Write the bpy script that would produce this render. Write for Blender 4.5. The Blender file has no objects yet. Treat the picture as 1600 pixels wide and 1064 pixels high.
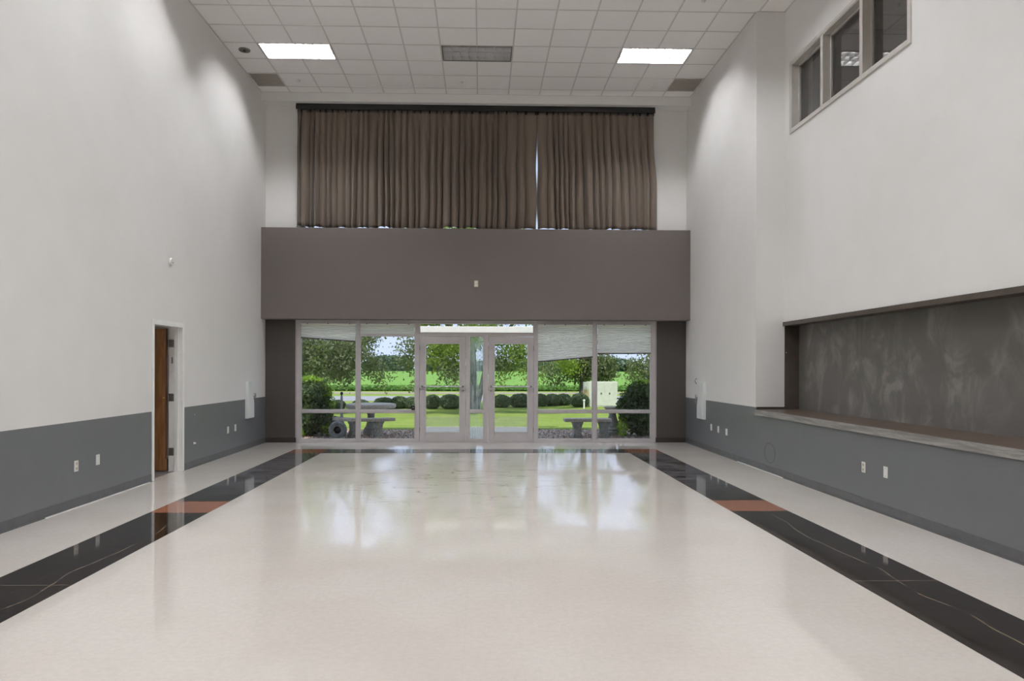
import bpy, math, random
import numpy as np
from mathutils import Matrix, Vector

random.seed(7)
rng = np.random.default_rng(11)
SC = bpy.context.scene
COL = SC.collection
PI = math.pi

# ------------------------------------------------------------------ camera
YAW, ROLL, EYE, FOC = 0.0254, 0.0024, 1.4934, 1107.78
R_ = Vector((math.cos(YAW), -math.sin(YAW), 0))
F_ = Vector((math.sin(YAW), math.cos(YAW), 0))
D_ = Vector((0, 0, -1))
c_, s_ = math.cos(ROLL), math.sin(ROLL)
ri = c_ * R_ - s_ * D_
dn = s_ * R_ + c_ * D_
cam_data = bpy.data.cameras.new('camera')
cam = bpy.data.objects.new('camera', cam_data)
COL.objects.link(cam)
up, bk = -dn, -F_
cam.matrix_world = Matrix(((ri.x, up.x, bk.x, 0), (ri.y, up.y, bk.y, 0), (ri.z, up.z, bk.z, EYE), (0, 0, 0, 1)))
cam_data.sensor_width = 36
cam_data.sensor_fit = 'HORIZONTAL'
cam_data.lens = FOC / 1600 * 36
cam_data.shift_x = (800 - 780.18) / 1600
cam_data.shift_y = (575.35 - 532) / 1600
cam_data.clip_start = 0.05
cam_data.clip_end = 2000
SC.camera = cam

# ------------------------------------------------------------------ light and exposure
SKY = 1.25
world = bpy.data.worlds.new('sky'); SC.world = world
world.use_nodes = True
wn = world.node_tree
wn.nodes.clear()
wo = wn.nodes.new('ShaderNodeOutputWorld')
wb = wn.nodes.new('ShaderNodeBackground')
# hazy summer sky: pale lavender blue at the horizon, deeper blue overhead
tc = wn.nodes.new('ShaderNodeTexCoord')
sx = wn.nodes.new('ShaderNodeSeparateXYZ')
rp = wn.nodes.new('ShaderNodeValToRGB')
rp.color_ramp.elements[0].position = 0.0
rp.color_ramp.elements[0].color = (.60, .70, .93, 1)
rp.color_ramp.elements[1].position = 1.0
rp.color_ramp.elements[1].color = (.52, .66, .95, 1)
wn.links.new(tc.outputs['Generated'], sx.inputs[0])
wn.links.new(sx.outputs[2], rp.inputs[0])
wn.links.new(rp.outputs[0], wb.inputs[0])
wb.inputs['Strength'].default_value = SKY
wn.links.new(wb.outputs[0], wo.inputs[0])

sun_d = bpy.data.lights.new('sun', 'SUN')
sun_d.energy = 4.4
sun_d.angle = math.radians(1.2)
sun_d.color = (1.0, .95, .86)
sun = bpy.data.objects.new('sun', sun_d)
COL.objects.link(sun)
# from behind the building, high up, a little from the left
sun.rotation_euler = Vector((0.22, 0.53, -0.85)).to_track_quat('-Z', 'Y').to_euler()
sun.location = (0, -10, 30)

TUBE = 206.0          # strength of the fluorescent tubes
SIDE_ROOM = 30.0
SC.view_settings.view_transform = 'Standard'
SC.view_settings.look = 'None'
SC.view_settings.gamma = 1
SC.view_settings.use_curve_mapping = False
SC.view_settings.exposure = 0.0
SC.cycles.use_denoising = True
SC.cycles.max_bounces = 14
SC.cycles.diffuse_bounces = 12
SC.cycles.glossy_bounces = 4
SC.cycles.transparent_max_bounces = 16
SC.cycles.sample_clamp_indirect = 6
SC.cycles.caustics_reflective = False
SC.cycles.caustics_refractive = False

# ------------------------------------------------------------------ material helpers
def srgb(r, g, b):
    f = lambda v: (v / 255) / 12.92 if v / 255 <= .04045 else ((v / 255 + .055) / 1.055) ** 2.4
    return (f(r), f(g), f(b), 1)

class NT:
    def __init__(s, name):
        s.m = bpy.data.materials.new(name)
        s.m.use_nodes = True
        s.t = s.m.node_tree
        s.t.nodes.clear()
        s.out = s.n('ShaderNodeOutputMaterial')
    def n(s, typ, **kw):
        nd = s.t.nodes.new(typ)
        for k, v in kw.items():
            if k.startswith('_'):
                setattr(nd, k[1:], v)
            else:
                s.set(nd, k, v)
        return nd
    def set(s, nd, k, v):
        k = k.replace('__', ' ')
        inp = nd.inputs[int(k[1:])] if (k[0] == 'i' and k[1:].isdigit()) else nd.inputs[k]
        if isinstance(v, bpy.types.NodeSocket):
            s.t.links.new(v, inp)
        elif isinstance(v, tuple) and len(v) == 4 and inp.type == 'VECTOR':
            inp.default_value = v[:3]
        else:
            inp.default_value = v
    def math(s, op, a, b=0.0, c=0.0, clamp=False):
        nd = s.n('ShaderNodeMath', _operation=op, _use_clamp=clamp)
        s.set(nd, 'i0', a); s.set(nd, 'i1', b); s.set(nd, 'i2', c)
        return nd.outputs[0]
    def mix(s, f, a, b, blend='MIX'):
        nd = s.n('ShaderNodeMix', _data_type='RGBA', _blend_type=blend)
        s.set(nd, 'i0', f); s.set(nd, 'i6', a); s.set(nd, 'i7', b)
        return nd.outputs[2]
    def pos(s):
        return s.n('ShaderNodeNewGeometry').outputs['Position']
    def scaled(s, vec, sc):
        nd = s.n('ShaderNodeMapping')
        s.t.links.new(vec, nd.inputs[0]); nd.inputs['Scale'].default_value = sc
        return nd.outputs[0]
    def noise(s, vec, scale, detail=4, rough=.5, dist=0.0):
        nd = s.n('ShaderNodeTexNoise', Scale=scale, Detail=detail, Roughness=rough, Distortion=dist)
        s.t.links.new(vec, nd.inputs['Vector'])
        return nd.outputs['Fac']
    def ramp(s, v, lo, hi, a=0.0, b=1.0):
        nd = s.n('ShaderNodeMapRange', _interpolation_type='SMOOTHSTEP')
        s.set(nd, 'i0', v); s.set(nd, 'i1', lo); s.set(nd, 'i2', hi); s.set(nd, 'i3', a); s.set(nd, 'i4', b)
        return nd.outputs[0]
    def bsdf(s, col, rough=.5, metal=0.0, spec=.5, bump=None, bstr=.1, bdist=.01, **kw):
        nd = s.n('ShaderNodeBsdfPrincipled')
        s.set(nd, 'Base Color', col); s.set(nd, 'Roughness', rough); s.set(nd, 'Metallic', metal)
        s.set(nd, 'Specular IOR Level', spec)
        for k, v in kw.items(): s.set(nd, k, v)
        if bump is not None:
            b = s.n('ShaderNodeBump', Strength=bstr, Distance=bdist, Height=bump)
            s.t.links.new(b.outputs[0], nd.inputs['Normal'])
        return nd.outputs[0]
    def done(s, sh):
        s.t.links.new(sh, s.out.inputs[0])
        return s.m

def simple(name, col, rough=.5, metal=0.0, spec=.5, var=.06, scale=8.0):
    t = NT(name); p = t.pos()
    n = t.noise(p, scale, 3)
    k = t.ramp(n, .3, .7, 1 - var, 1 + var)
    c = t.mix(1.0, col, t.n('ShaderNodeCombineColor', i0=k, i1=k, i2=k).outputs[0], 'MULTIPLY')
    return t.done(t.bsdf(c, rough, metal, spec))

def paint(name, col, rough, scuff=0.0, scol=None, spec=.5):
    """rolled wall paint: faint roller texture, soft blotches, optional pale rubbing marks"""
    t = NT(name); p = t.pos()
    n = t.noise(p, .7, 3)
    n2 = t.noise(p, 3.1, 4)
    k = t.ramp(t.math('ADD', n, n2), .7, 1.3, .985, 1.015)
    c = t.mix(1.0, col, t.n('ShaderNodeCombineColor', i0=k, i1=k, i2=k).outputs[0], 'MULTIPLY')
    r = rough
    if scuff:
        a = t.noise(t.scaled(p, (1, 1.7, 1.15)), 1.7, 8, .66, .6)
        b = t.noise(t.scaled(p, (1, .8, .8)), 1.1, 3)
        f = t.math('MULTIPLY', t.ramp(a, .42, .75), t.ramp(b, .35, .62))
        c = t.mix(t.math('MULTIPLY', f, scuff), c, scol)
    bump = t.noise(p, 160, 2)
    return t.done(t.bsdf(c, r, 0.0, spec, bump, .06, .004))

M = {}
M['wall_light'] = paint('wall_light', srgb(229, 228, 226), .55, spec=.3)
M['wall_grey'] = paint('wall_grey', srgb(108, 110, 113), .33, .12, srgb(130, 134, 136))
M['wall_brown'] = paint('wall_brown', srgb(110, 103, 99), .5, spec=.35)
M['wall_dark'] = paint('wall_dark', srgb(74, 70, 66), .5, spec=.35)
M['niche'] = paint('niche', srgb(101, 98, 95), .45, .7, srgb(160, 157, 152))
M['ledge_top'] = simple('ledge_top', srgb(84, 70, 60), .32, var=.15, scale=5)
def _ledge():
    t = NT('ledge_edge'); p = t.pos()
    a = t.noise(t.scaled(p, (1, .5, 6)), 4, 6, .7, .4)
    c = t.mix(t.ramp(a, .35, .7), srgb(120, 118, 115), srgb(160, 157, 153))
    return t.done(t.bsdf(c, .4))
M['ledge_edge'] = _ledge()
M['trim_dark'] = simple('trim_dark', srgb(76, 68, 61), .45, var=.12)
M['cove_base'] = simple('cove_base', srgb(88, 88, 90), .3, var=.1)
M['cove_dark'] = simple('cove_dark', srgb(52, 46, 43), .35, var=.1)
M['white_paint'] = simple('white_paint', srgb(240, 240, 238), .35, var=.02)
M['frame_cream'] = simple('frame_cream', srgb(196, 192, 186), .4, var=.03)
M['plastic_white'] = simple('plastic_white', srgb(226, 226, 222), .35, var=.02)
M['plastic_beige'] = simple('plastic_beige', srgb(206, 196, 180), .4, var=.02)
M['plastic_dark'] = simple('plastic_dark', srgb(40, 40, 42), .4)
M['cabinet_white'] = simple('cabinet_white', srgb(222, 228, 226), .3, var=.02)
M['alu'] = simple('alu', srgb(196, 191, 192), .35, .2, var=.05, scale=3)
M['alu_bright'] = simple('alu_bright', srgb(214, 213, 212), .3, .5, var=.03)
M['gasket'] = simple('gasket', srgb(70, 68, 66), .6)
M['steel'] = simple('steel', srgb(150, 146, 142), .35, .8)
M['brass'] = simple('brass', srgb(225, 195, 130), .2, .9)
M['black'] = simple('black', srgb(22, 21, 20), .5)
M['void'] = simple('void', srgb(120, 114, 110), .8)
M['tile'] = None
def _tile():
    t = NT('acoustic_tile'); p = t.pos()
    n = t.noise(p, 90, 3, .6)
    oi = t.n('ShaderNodeObjectInfo').outputs['Random']
    k = t.math('ADD', t.ramp(n, .35, .65, .97, 1.02), t.math('MULTIPLY', oi, .03))
    c = t.mix(1.0, srgb(247, 246, 244), t.n('ShaderNodeCombineColor', i0=k, i1=k, i2=k).outputs[0], 'MULTIPLY')
    return t.done(t.bsdf(c, .9, spec=.1, bump=n, bstr=.15, bdist=.003))
M['tile'] = _tile()
M['tee'] = simple('tee', srgb(214, 213, 210), .5, var=.01)
M['grille'] = simple('grille', srgb(222, 218, 213), .6, var=.04)
M['louver'] = simple('louver', srgb(170, 167, 164), .3, .3, var=.02)
M['louver_grey'] = simple('louver_grey', srgb(222, 222, 224), .3, .3, var=.02)
M['housing'] = simple('housing', srgb(226, 226, 224), .4, var=.02)
M['tube_off'] = simple('tube_off', srgb(240, 240, 240), .3)
def emit(name, col, st):
    t = NT(name)
    e = t.n('ShaderNodeEmission', Color=col, Strength=st)
    return t.done(e.outputs[0])
M['tube_on'] = emit('tube_on', (.975, .985, 1.02, 1), TUBE)

def _floor(name, kind):
    t = NT(name); p = t.pos()
    sep = t.n('ShaderNodeSeparateXYZ'); t.t.links.new(p, sep.inputs[0])
    X, Y = sep.outputs[0], sep.outputs[1]
    streak = t.noise(t.scaled(p, (.55, 3.5, 1)), 3.0, 6, .65, .3)
    blot = t.noise(p, .8, 4)
    chips = t.noise(p, 26, 3, .7)
    # worn, scuffed zone in front of the doors
    dx = t.math('MULTIPLY', t.math('ADD', X, .35), .42)
    dy = t.math('MULTIPLY', t.math('SUBTRACT', Y, 10.2), .30)
    dist = t.math('SQRT', t.math('ADD', t.math('MULTIPLY', dx, dx), t.math('MULTIPLY', dy, dy)))
    wear = t.ramp(dist, .25, 1.15, 1.0, 0.0)
    sc = t.noise(t.scaled(p, (.55, 1.5, 1)), 1.5, 3, .6, 1.6)
    line = t.ramp(t.math('ABSOLUTE', t.math('SUBTRACT', sc, .5)), 0.0, .016, 1.0, 0.0)
    sc2 = t.noise(t.scaled(p, (.3, 2.6, 1)), 2.6, 3, .6, .8)
    line2 = t.ramp(t.math('ABSOLUTE', t.math('SUBTRACT', sc2, .56)), 0.0, .02, 1.0, 0.0)
    brk = t.ramp(t.noise(p, 2.2, 2), .46, .62)
    lines = t.math('MULTIPLY', t.math('MULTIPLY', t.math('MAXIMUM', line, line2), brk), wear)
    if kind == 'cream':
        base = t.mix(t.ramp(blot, .35, .65), srgb(200, 193, 185), srgb(205, 199, 192))
        k = t.ramp(chips, .35, .65, .965, 1.02)
        # butt joints between the vinyl tiles, barely visible
        jx = t.math('PINGPONG', t.math('ADD', X, .09), .1524)
        jy = t.math('PINGPONG', t.math('ADD', Y, .02), .1524)
        j = t.ramp(t.math('MINIMUM', jx, jy), 0.0, .0022, .945, 1.0)
        k = t.math('MULTIPLY', k, j)
        base = t.mix(1.0, base, t.n('ShaderNodeCombineColor', i0=k, i1=k, i2=k).outputs[0], 'MULTIPLY')
        spk = t.ramp(t.noise(p, 70, 1), .74, .8)
        base = t.mix(t.math('MULTIPLY', spk, .35), base, srgb(150, 135, 120))
        base = t.mix(t.math('MULTIPLY', lines, .75), base, srgb(96, 86, 82))
    elif kind == 'black':
        oi = t.n('ShaderNodeObjectInfo').outputs['Random']
        base = t.mix(t.ramp(chips, .3, .8), srgb(30, 25, 21), srgb(42, 36, 31))
        base = t.mix(t.math('MULTIPLY', oi, .2), base, srgb(50, 45, 41))
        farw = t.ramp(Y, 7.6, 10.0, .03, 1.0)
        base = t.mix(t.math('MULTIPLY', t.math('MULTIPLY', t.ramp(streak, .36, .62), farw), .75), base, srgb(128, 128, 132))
        # dried wax / adhesive seam wandering along the strip
        ax = t.math('ABSOLUTE', X)
        wob = t.noise(t.scaled(p, (0, 1, 0)), .9, 2)
        cx = t.math('ADD', t.math('MULTIPLY', wob, .30), 2.80)
        d = t.math('ABSOLUTE', t.math('SUBTRACT', ax, cx))
        sm = t.math('MULTIPLY', t.ramp(d, .0, .012, 1.0, 0.0), t.ramp(t.noise(p, 5, 3), .3, .55))
        sm = t.math('MULTIPLY', sm, t.ramp(Y, 7.2, 7.9, 1.0, .25))
        base = t.mix(t.math('MULTIPLY', sm, .6), base, srgb(150, 130, 112))
        jd = t.math('ABSOLUTE', t.math('SUBTRACT', Y, 4.93))
        base = t.mix(t.math('MULTIPLY', t.ramp(jd, 0.0, .012, 1.0, 0.0), .5), base, srgb(150, 130, 112))
    else:
        base = t.mix(t.ramp(chips, .3, .7), srgb(138, 90, 70), srgb(152, 104, 82))
    rough = t.math('ADD', t.ramp(streak, .3, .75, .035, .09), t.math('MULTIPLY', wear, .03))
    h = t.math('ADD', t.math('MULTIPLY', streak, .6), t.math('MULTIPLY', blot, 2.0))
    sh = t.bsdf(base, rough, 0.0, .5, h, .02, .01)
    return t.done(sh)
M['floor_cream'] = _floor('floor_cream', 'cream')
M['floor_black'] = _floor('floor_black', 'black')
M['floor_red'] = _floor('floor_red', 'red')

def _wood():
    t = NT('door_wood'); p = t.pos()
    n = t.noise(t.scaled(p, (9, 9, .8)), 3, 6, .6, .6)
    c = t.mix(t.ramp(n, .3, .7), srgb(126, 86, 52), srgb(152, 110, 72))
    return t.done(t.bsdf(c, .28))
M['wood'] = _wood()
M['wood_dark'] = simple('wood_dark', srgb(70, 42, 22), .4)

def _curtain():
    t = NT('curtain_cloth'); p = t.pos()
    n = t.noise(t.scaled(p, (1, 1, .25)), 1.1, 3)
    w = t.noise(p, 240, 1)
    c = t.mix(t.ramp(n, .35, .65), srgb(104, 92, 81), srgb(116, 105, 94))
    return t.done(t.bsdf(c, .85, spec=.25, bump=w, bstr=.12, bdist=.002, Sheen__Weight=.25))
M['curtain'] = _curtain()

def _shade():
    t = NT('shade_fabric')
    d = t.n('ShaderNodeBsdfDiffuse', Color=srgb(240, 238, 233))
    tr = t.n('ShaderNodeBsdfTranslucent', Color=srgb(244, 242, 236))
    mx = t.n('ShaderNodeMixShader', Fac=.5)
    t.t.links.new(d.outputs[0], mx.inputs[1]); t.t.links.new(tr.outputs[0], mx.inputs[2])
    return t.done(mx.outputs[0])
M['shade'] = _shade()

def _glass(name, tint=(1, 1, 1, 1), haze=None, refl=1.0, ior=1.5):
    t = NT(name)
    tr = t.n('ShaderNodeBsdfTransparent', Color=tint)
    gl = t.n('ShaderNodeBsdfGlossy', Roughness=.0, Color=(refl, refl, refl, 1))
    fr = t.n('ShaderNodeFresnel', IOR=ior)
    mx = t.n('ShaderNodeMixShader')
    t.t.links.new(fr.outputs[0], mx.inputs[0]); t.t.links.new(tr.outputs[0], mx.inputs[1]); t.t.links.new(gl.outputs[0], mx.inputs[2])
    sh = mx.outputs[0]
    if haze:
        p = t.pos()
        sep = t.n('ShaderNodeSeparateXYZ'); t.t.links.new(p, sep.inputs[0])
        Z = sep.outputs[2]
        if haze == 'streak':
            a = t.noise(t.scaled(p, (1, 1, .06)), 26, 5, .65, .4)
            b = t.noise(p, 7, 3)
            f = t.math('ADD', t.ramp(a, .35, .7, .10, .52), t.ramp(b, .4, .7, 0, .12))
        else:
            a = t.noise(p, 3.0, 3)
            f = t.math('MULTIPLY', t.math('MULTIPLY', t.ramp(Z, .27, .31), t.ramp(Z, .50, .54, 1.0, 0.0)), t.ramp(a, .2, .6, .22, .36))
        dirt = t.n('ShaderNodeBsdfTranslucent', Color=srgb(222, 228, 218) if haze == 'streak' else srgb(215, 205, 185))
        m2 = t.n('ShaderNodeMixShader'); t.set(m2, 'i0', f)
        t.t.links.new(sh, m2.inputs[1]); t.t.links.new(dirt.outputs[0], m2.inputs[2])
        sh = m2.outputs[0]
    return t.done(sh)
M['glass'] = _glass('clear_glass', (.97, .985, .975, 1))
M['glass_hazy'] = _glass('water_streaked_glass', (.95, .98, .96, 1), 'streak')
M['glass_door'] = _glass('door_glass', (.97, .985, .975, 1), 'film')
M['glass_dark'] = _glass('tinted_glass', (.7, .69, .67, 1), ior=3.0)

def _leaf(name, a, b, c, trans=.45, rough=.5):
    t = NT(name)
    r = t.n('ShaderNodeNewGeometry').outputs['Random Per Island']
    p = t.pos(); big = t.noise(p, .9, 2)
    col = t.mix(t.ramp(r, .0, 1.0), a, b)
    col = t.mix(t.math('MULTIPLY', t.ramp(big, .4, .65), .7), col, c)
    d = t.bsdf(col, rough, spec=.35)
    tr = t.n('ShaderNodeBsdfTranslucent'); t.set(tr, 'Color', t.mix(.5, col, srgb(180, 205, 80)))
    mx = t.n('ShaderNodeMixShader', Fac=trans)
    t.t.links.new(d, mx.inputs[1]); t.t.links.new(tr.outputs[0], mx.inputs[2])
    return t.done(mx.outputs[0])
M['leaf_olive'] = _leaf('leaf_olive', srgb(76, 88, 60), srgb(120, 130, 94), srgb(98, 110, 76), .3)
M['leaf_green'] = _leaf('leaf_green', srgb(84, 112, 44), srgb(128, 152, 66), srgb(150, 170, 66), .4)
M['leaf_lime'] = _leaf('leaf_lime', srgb(130, 160, 50), srgb(176, 200, 84), srgb(170, 190, 70), .45)
M['leaf_shrub'] = _leaf('leaf_shrub', srgb(50, 68, 44), srgb(104, 124, 84), srgb(76, 98, 62), .2, .3)
M['leaf_tips'] = _leaf('leaf_tips', srgb(130, 170, 50), srgb(170, 205, 80), srgb(150, 190, 60), .4)
M['leaf_hedge'] = _leaf('leaf_hedge', srgb(88, 106, 82), srgb(126, 142, 114), srgb(106, 124, 98), .25)
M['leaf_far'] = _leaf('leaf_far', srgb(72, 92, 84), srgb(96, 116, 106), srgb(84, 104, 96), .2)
M['leaf_crop'] = _leaf('leaf_crop', srgb(88, 130, 62), srgb(116, 156, 82), srgb(104, 144, 72), .3)
def _bark():
    t = NT('bark'); p = t.pos()
    n = t.noise(t.scaled(p, (6, 6, 1)), 3, 6, .7)
    c = t.mix(t.ramp(n, .35, .65), srgb(78, 74, 66), srgb(132, 130, 120))
    return t.done(t.bsdf(c, .9, bump=n, bstr=.5, bdist=.03))
M['bark'] = _bark()
def _ground(name, cols, scale, detail=8, bstr=.4, bd=.03, stretch=(1, 1, 1)):
    t = NT(name); p = t.scaled(t.pos(), stretch)
    n = t.noise(p, scale, detail, .7); m = t.noise(p, scale * .08, 3)
    c = t.mix(t.ramp(n, .35, .65), cols[0], cols[1])
    c = t.mix(t.math('MULTIPLY', t.ramp(m, .4, .65), .6), c, cols[2])
    return t.done(t.bsdf(c, .9, spec=.1, bump=n, bstr=bstr, bdist=bd))
M['lawn'] = _ground('lawn', (srgb(108, 130, 52), srgb(134, 154, 72), srgb(142, 156, 80)), 14)
M['field'] = _ground('field', (srgb(102, 142, 60), srgb(124, 162, 78), srgb(114, 152, 70)), 1.2, stretch=(.25, 1, 1))
M['mulch'] = _ground('mulch', (srgb(164, 146, 132), srgb(214, 198, 186), srgb(190, 174, 162)), 24, bstr=.8)
M['road'] = _ground('road', (srgb(142, 142, 148), srgb(162, 162, 168), srgb(152, 152, 158)), 6, bstr=.1)
M['walk'] = _ground('walk', (srgb(214, 200, 180), srgb(228, 218, 200), srgb(222, 210, 192)), 8, bstr=.1)
M['track'] = _ground('track', (srgb(140, 132, 118), srgb(164, 156, 142), srgb(150, 144, 130)), 6, bstr=.1)
M['dirt'] = _ground('dirt', (srgb(150, 130, 92), srgb(176, 160, 120), srgb(160, 150, 100)), 8)
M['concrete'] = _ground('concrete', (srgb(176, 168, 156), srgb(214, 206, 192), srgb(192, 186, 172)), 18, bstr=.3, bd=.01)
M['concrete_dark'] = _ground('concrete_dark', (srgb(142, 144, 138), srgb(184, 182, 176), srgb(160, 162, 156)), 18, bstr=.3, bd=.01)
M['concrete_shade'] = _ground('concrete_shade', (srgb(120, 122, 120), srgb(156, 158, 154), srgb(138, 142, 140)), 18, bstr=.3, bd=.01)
M['chip'] = _leaf('chip', srgb(140, 118, 102), srgb(222, 206, 190), srgb(184, 164, 148), 0.0, .9)
M['box_green'] = simple('box_green', srgb(208, 212, 204), .5, var=.04)
M['box_tan'] = simple('box_tan', srgb(206, 184, 140), .6, var=.05)
M['ext_wall'] = simple('ext_wall', srgb(170, 150, 130), .8)
M['side_floor'] = simple('side_floor', srgb(110, 108, 110), .3)

# ------------------------------------------------------------------ mesh helpers
class MB:
    def __init__(s): s.v = []; s.f = []; s.mi = []
    def box(s, x0, x1, y0, y1, z0, z1, mi=0, faces='xXyYzZ'):
        n = len(s.v)
        s.v += [(x0, y0, z0), (x1, y0, z0), (x1, y1, z0), (x0, y1, z0), (x0, y0, z1), (x1, y0, z1), (x1, y1, z1), (x0, y1, z1)]
        q = {'z': (0, 3, 2, 1), 'Z': (4, 5, 6, 7), 'y': (0, 1, 5, 4), 'Y': (2, 3, 7, 6), 'x': (3, 0, 4, 7), 'X': (1, 2, 6, 5)}
        for k in faces:
            s.f.append(tuple(n + i for i in q[k])); s.mi.append(mi)
        return s
    def poly(s, pts, mi=0):
        n = len(s.v); s.v += list(pts); s.f.append(tuple(range(n, n + len(pts)))); s.mi.append(mi); return s
    def tube(s, pts, rad, seg=10, cap=True, mi=0):
        """tapered tube along points; rad a number or list"""
        if not isinstance(rad, (list, tuple)): rad = [rad] * len(pts)
        P = [Vector(p) for p in pts]; rings = []
        for i, p in enumerate(P):
            d = (P[min(i + 1, len(P) - 1)] - P[max(i - 1, 0)]).normalized()
            a = d.orthogonal().normalized() if i == 0 else (a - d * a.dot(d)).normalized()
            b = d.cross(a)
            n = len(s.v)
            for k in range(seg):
                t = 2 * PI * k / seg
                s.v.append(tuple(p + (a * math.cos(t) + b * math.sin(t)) * rad[i]))
            rings.append(n)
        for r0, r1 in zip(rings, rings[1:]):
            for k in range(seg):
                s.f.append((r0 + k, r0 + (k + 1) % seg, r1 + (k + 1) % seg, r1 + k)); s.mi.append(mi)
        if cap:
            s.f.append(tuple(rings[0] + k for k in reversed(range(seg)))); s.mi.append(mi)
            s.f.append(tuple(rings[-1] + k for k in range(seg))); s.mi.append(mi)
        return s
    def lathe(s, prof, seg=24, c=(0, 0, 0), axis='z', mi=0, sx=1.0, sy=1.0, cap=True):
        rings = []
        for r, h in prof:
            n = len(s.v)
            for k in range(seg):
                t = 2 * PI * k / seg
                a, b = r * math.cos(t) * sx, r * math.sin(t) * sy
                q = (a, b, h) if axis == 'z' else ((h, a, b) if axis == 'x' else (b, h, a))
                s.v.append((c[0] + q[0], c[1] + q[1], c[2] + q[2]))
            rings.append(n)
        for r0, r1 in zip(rings, rings[1:]):
            for k in range(seg):
                s.f.append((r0 + k, r0 + (k + 1) % seg, r1 + (k + 1) % seg, r1 + k)); s.mi.append(mi)
        if cap:
            s.f.append(tuple(rings[0] + k for k in reversed(range(seg)))); s.mi.append(mi)
            s.f.append(tuple(rings[-1] + k for k in range(seg))); s.mi.append(mi)
        return s
    def build(s, name, mat, parent=None, smooth=False, bevel=0.0):
        me = bpy.data.meshes.new(name)
        me.from_pydata(s.v, [], s.f)
        mats = mat if isinstance(mat, (list, tuple)) else [mat]
        for m in mats: me.materials.append(M[m] if isinstance(m, str) else m)
        me.polygons.foreach_set('material_index', s.mi)
        if smooth:
            me.shade_smooth() if hasattr(me, 'shade_smooth') else None
            try: me.set_sharp_from_angle(angle=math.radians(35))
            except Exception: pass
        me.update()
        o = bpy.data.objects.new(name, me); COL.objects.link(o)
        if parent is not None: o.parent = parent; o.matrix_parent_inverse = Matrix.Translation(-parent.location) if parent.location.length else Matrix()
        if bevel:
            b = o.modifiers.new('bevel', 'BEVEL'); b.width = bevel; b.segments = 2; b.limit_method = 'ANGLE'
        return o

def tag(o, label, cat, group=None):
    o['label'] = label; o['category'] = cat
    if group: o['group'] = group
    return o
def structure(o, label=None):
    o['kind'] = 'structure'
    if label: o['label'] = label
    return o
def empty(name, loc=(0, 0, 0)):
    o = bpy.data.objects.new(name, None); COL.objects.link(o); o.location = loc
    o.empty_display_size = .1
    return o
def thing(name, label, cat, loc=(0, 0, 0), group=None):
    return tag(empty(name, loc), label, cat, group)
def B(name, mat, parent, *a, bevel=0.0, **k):
    return MB().box(*a, **k).build(name, mat, parent, bevel=bevel)
def dup_tree(o, parent=None):
    c = o.copy(); COL.objects.link(c)
    if parent is not None:
        c.parent = parent; c.matrix_parent_inverse = o.matrix_parent_inverse.copy()
    for ch in list(o.children): dup_tree(ch, c)
    return c
def fast_mesh(name, v, nper, mat, parent=None):
    """many separate polygons of nper vertices each"""
    v = np.asarray(v, np.float32); n = len(v) // nper
    me = bpy.data.meshes.new(name)
    me.vertices.add(len(v)); me.vertices.foreach_set('co', v.ravel())
    me.loops.add(len(v)); me.loops.foreach_set('vertex_index', np.arange(len(v), dtype=np.int32))
    me.polygons.add(n)
    me.polygons.foreach_set('loop_start', np.arange(0, len(v), nper, dtype=np.int32))
    me.materials.append(M[mat]); me.update(calc_edges=True)
    o = bpy.data.objects.new(name, me); COL.objects.link(o)
    if parent is not None: o.parent = parent; o.matrix_parent_inverse = Matrix.Translation(-parent.location)
    o['kind'] = 'stuff'
    return o

# ------------------------------------------------------------------ room dimensions (metres)
XL, XR, XR2, XN = -4.31, 4.144, 4.579, 4.80
YC, YB, YW, Y0 = 10.6, 13.97, 14.26, -6.0
H, WAINS, LEDGE, NTOP = 6.88, .915, .885, 2.165
T = .6096
GX, GY = -.087, 11.85
BZ0, BZ1 = 2.45, 4.24
ROOF = 7.35

# floor
fl = structure(B('floor', 'floor_cream', None, -4.7, 5.0, Y0 - .2, 14.46, -.10, 0))
# border of 12-inch vinyl tiles let into the floor
def btile(x0, x1, y0, y1, mat):
    nm = 'border_tile'
    o = MB().box(x0 + .0004, x1 - .0004, y0 + .0004, y1 - .0004, -.003, .0012, faces='xXyYZ').build(nm, mat, fl)
    return o
def strip(xa, ns):
    w = T / 2
    y = 7.98
    far = np.linspace(7.98, 12.48, 16)
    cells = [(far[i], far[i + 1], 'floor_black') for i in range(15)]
    cells += [(7.37, 7.675, 'floor_red'), (7.675, 7.98, 'floor_red'), (12.48, 12.785, 'floor_red'), (12.785, 13.09, 'floor_red')]
    k = 0
    while 7.37 - k * .3048 > 1.6:
        cells.append((7.37 - (k + 1) * .3048, 7.37 - k * .3048, 'floor_black')); k += 1
    for i in range(2):
        for a, b, m in cells:
            btile(xa + i * w, xa + (i + 1) * w, float(a), float(b), m)
strip(-3.41, 0); strip(2.62, 1)
xs = np.linspace(-2.80, 2.62, 19)
for j in range(2):
    for i in range(18):
        btile(float(xs[i]), float(xs[i + 1]), 12.48 + j * .305, 12.785 + j * .305, 'floor_black')

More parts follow.
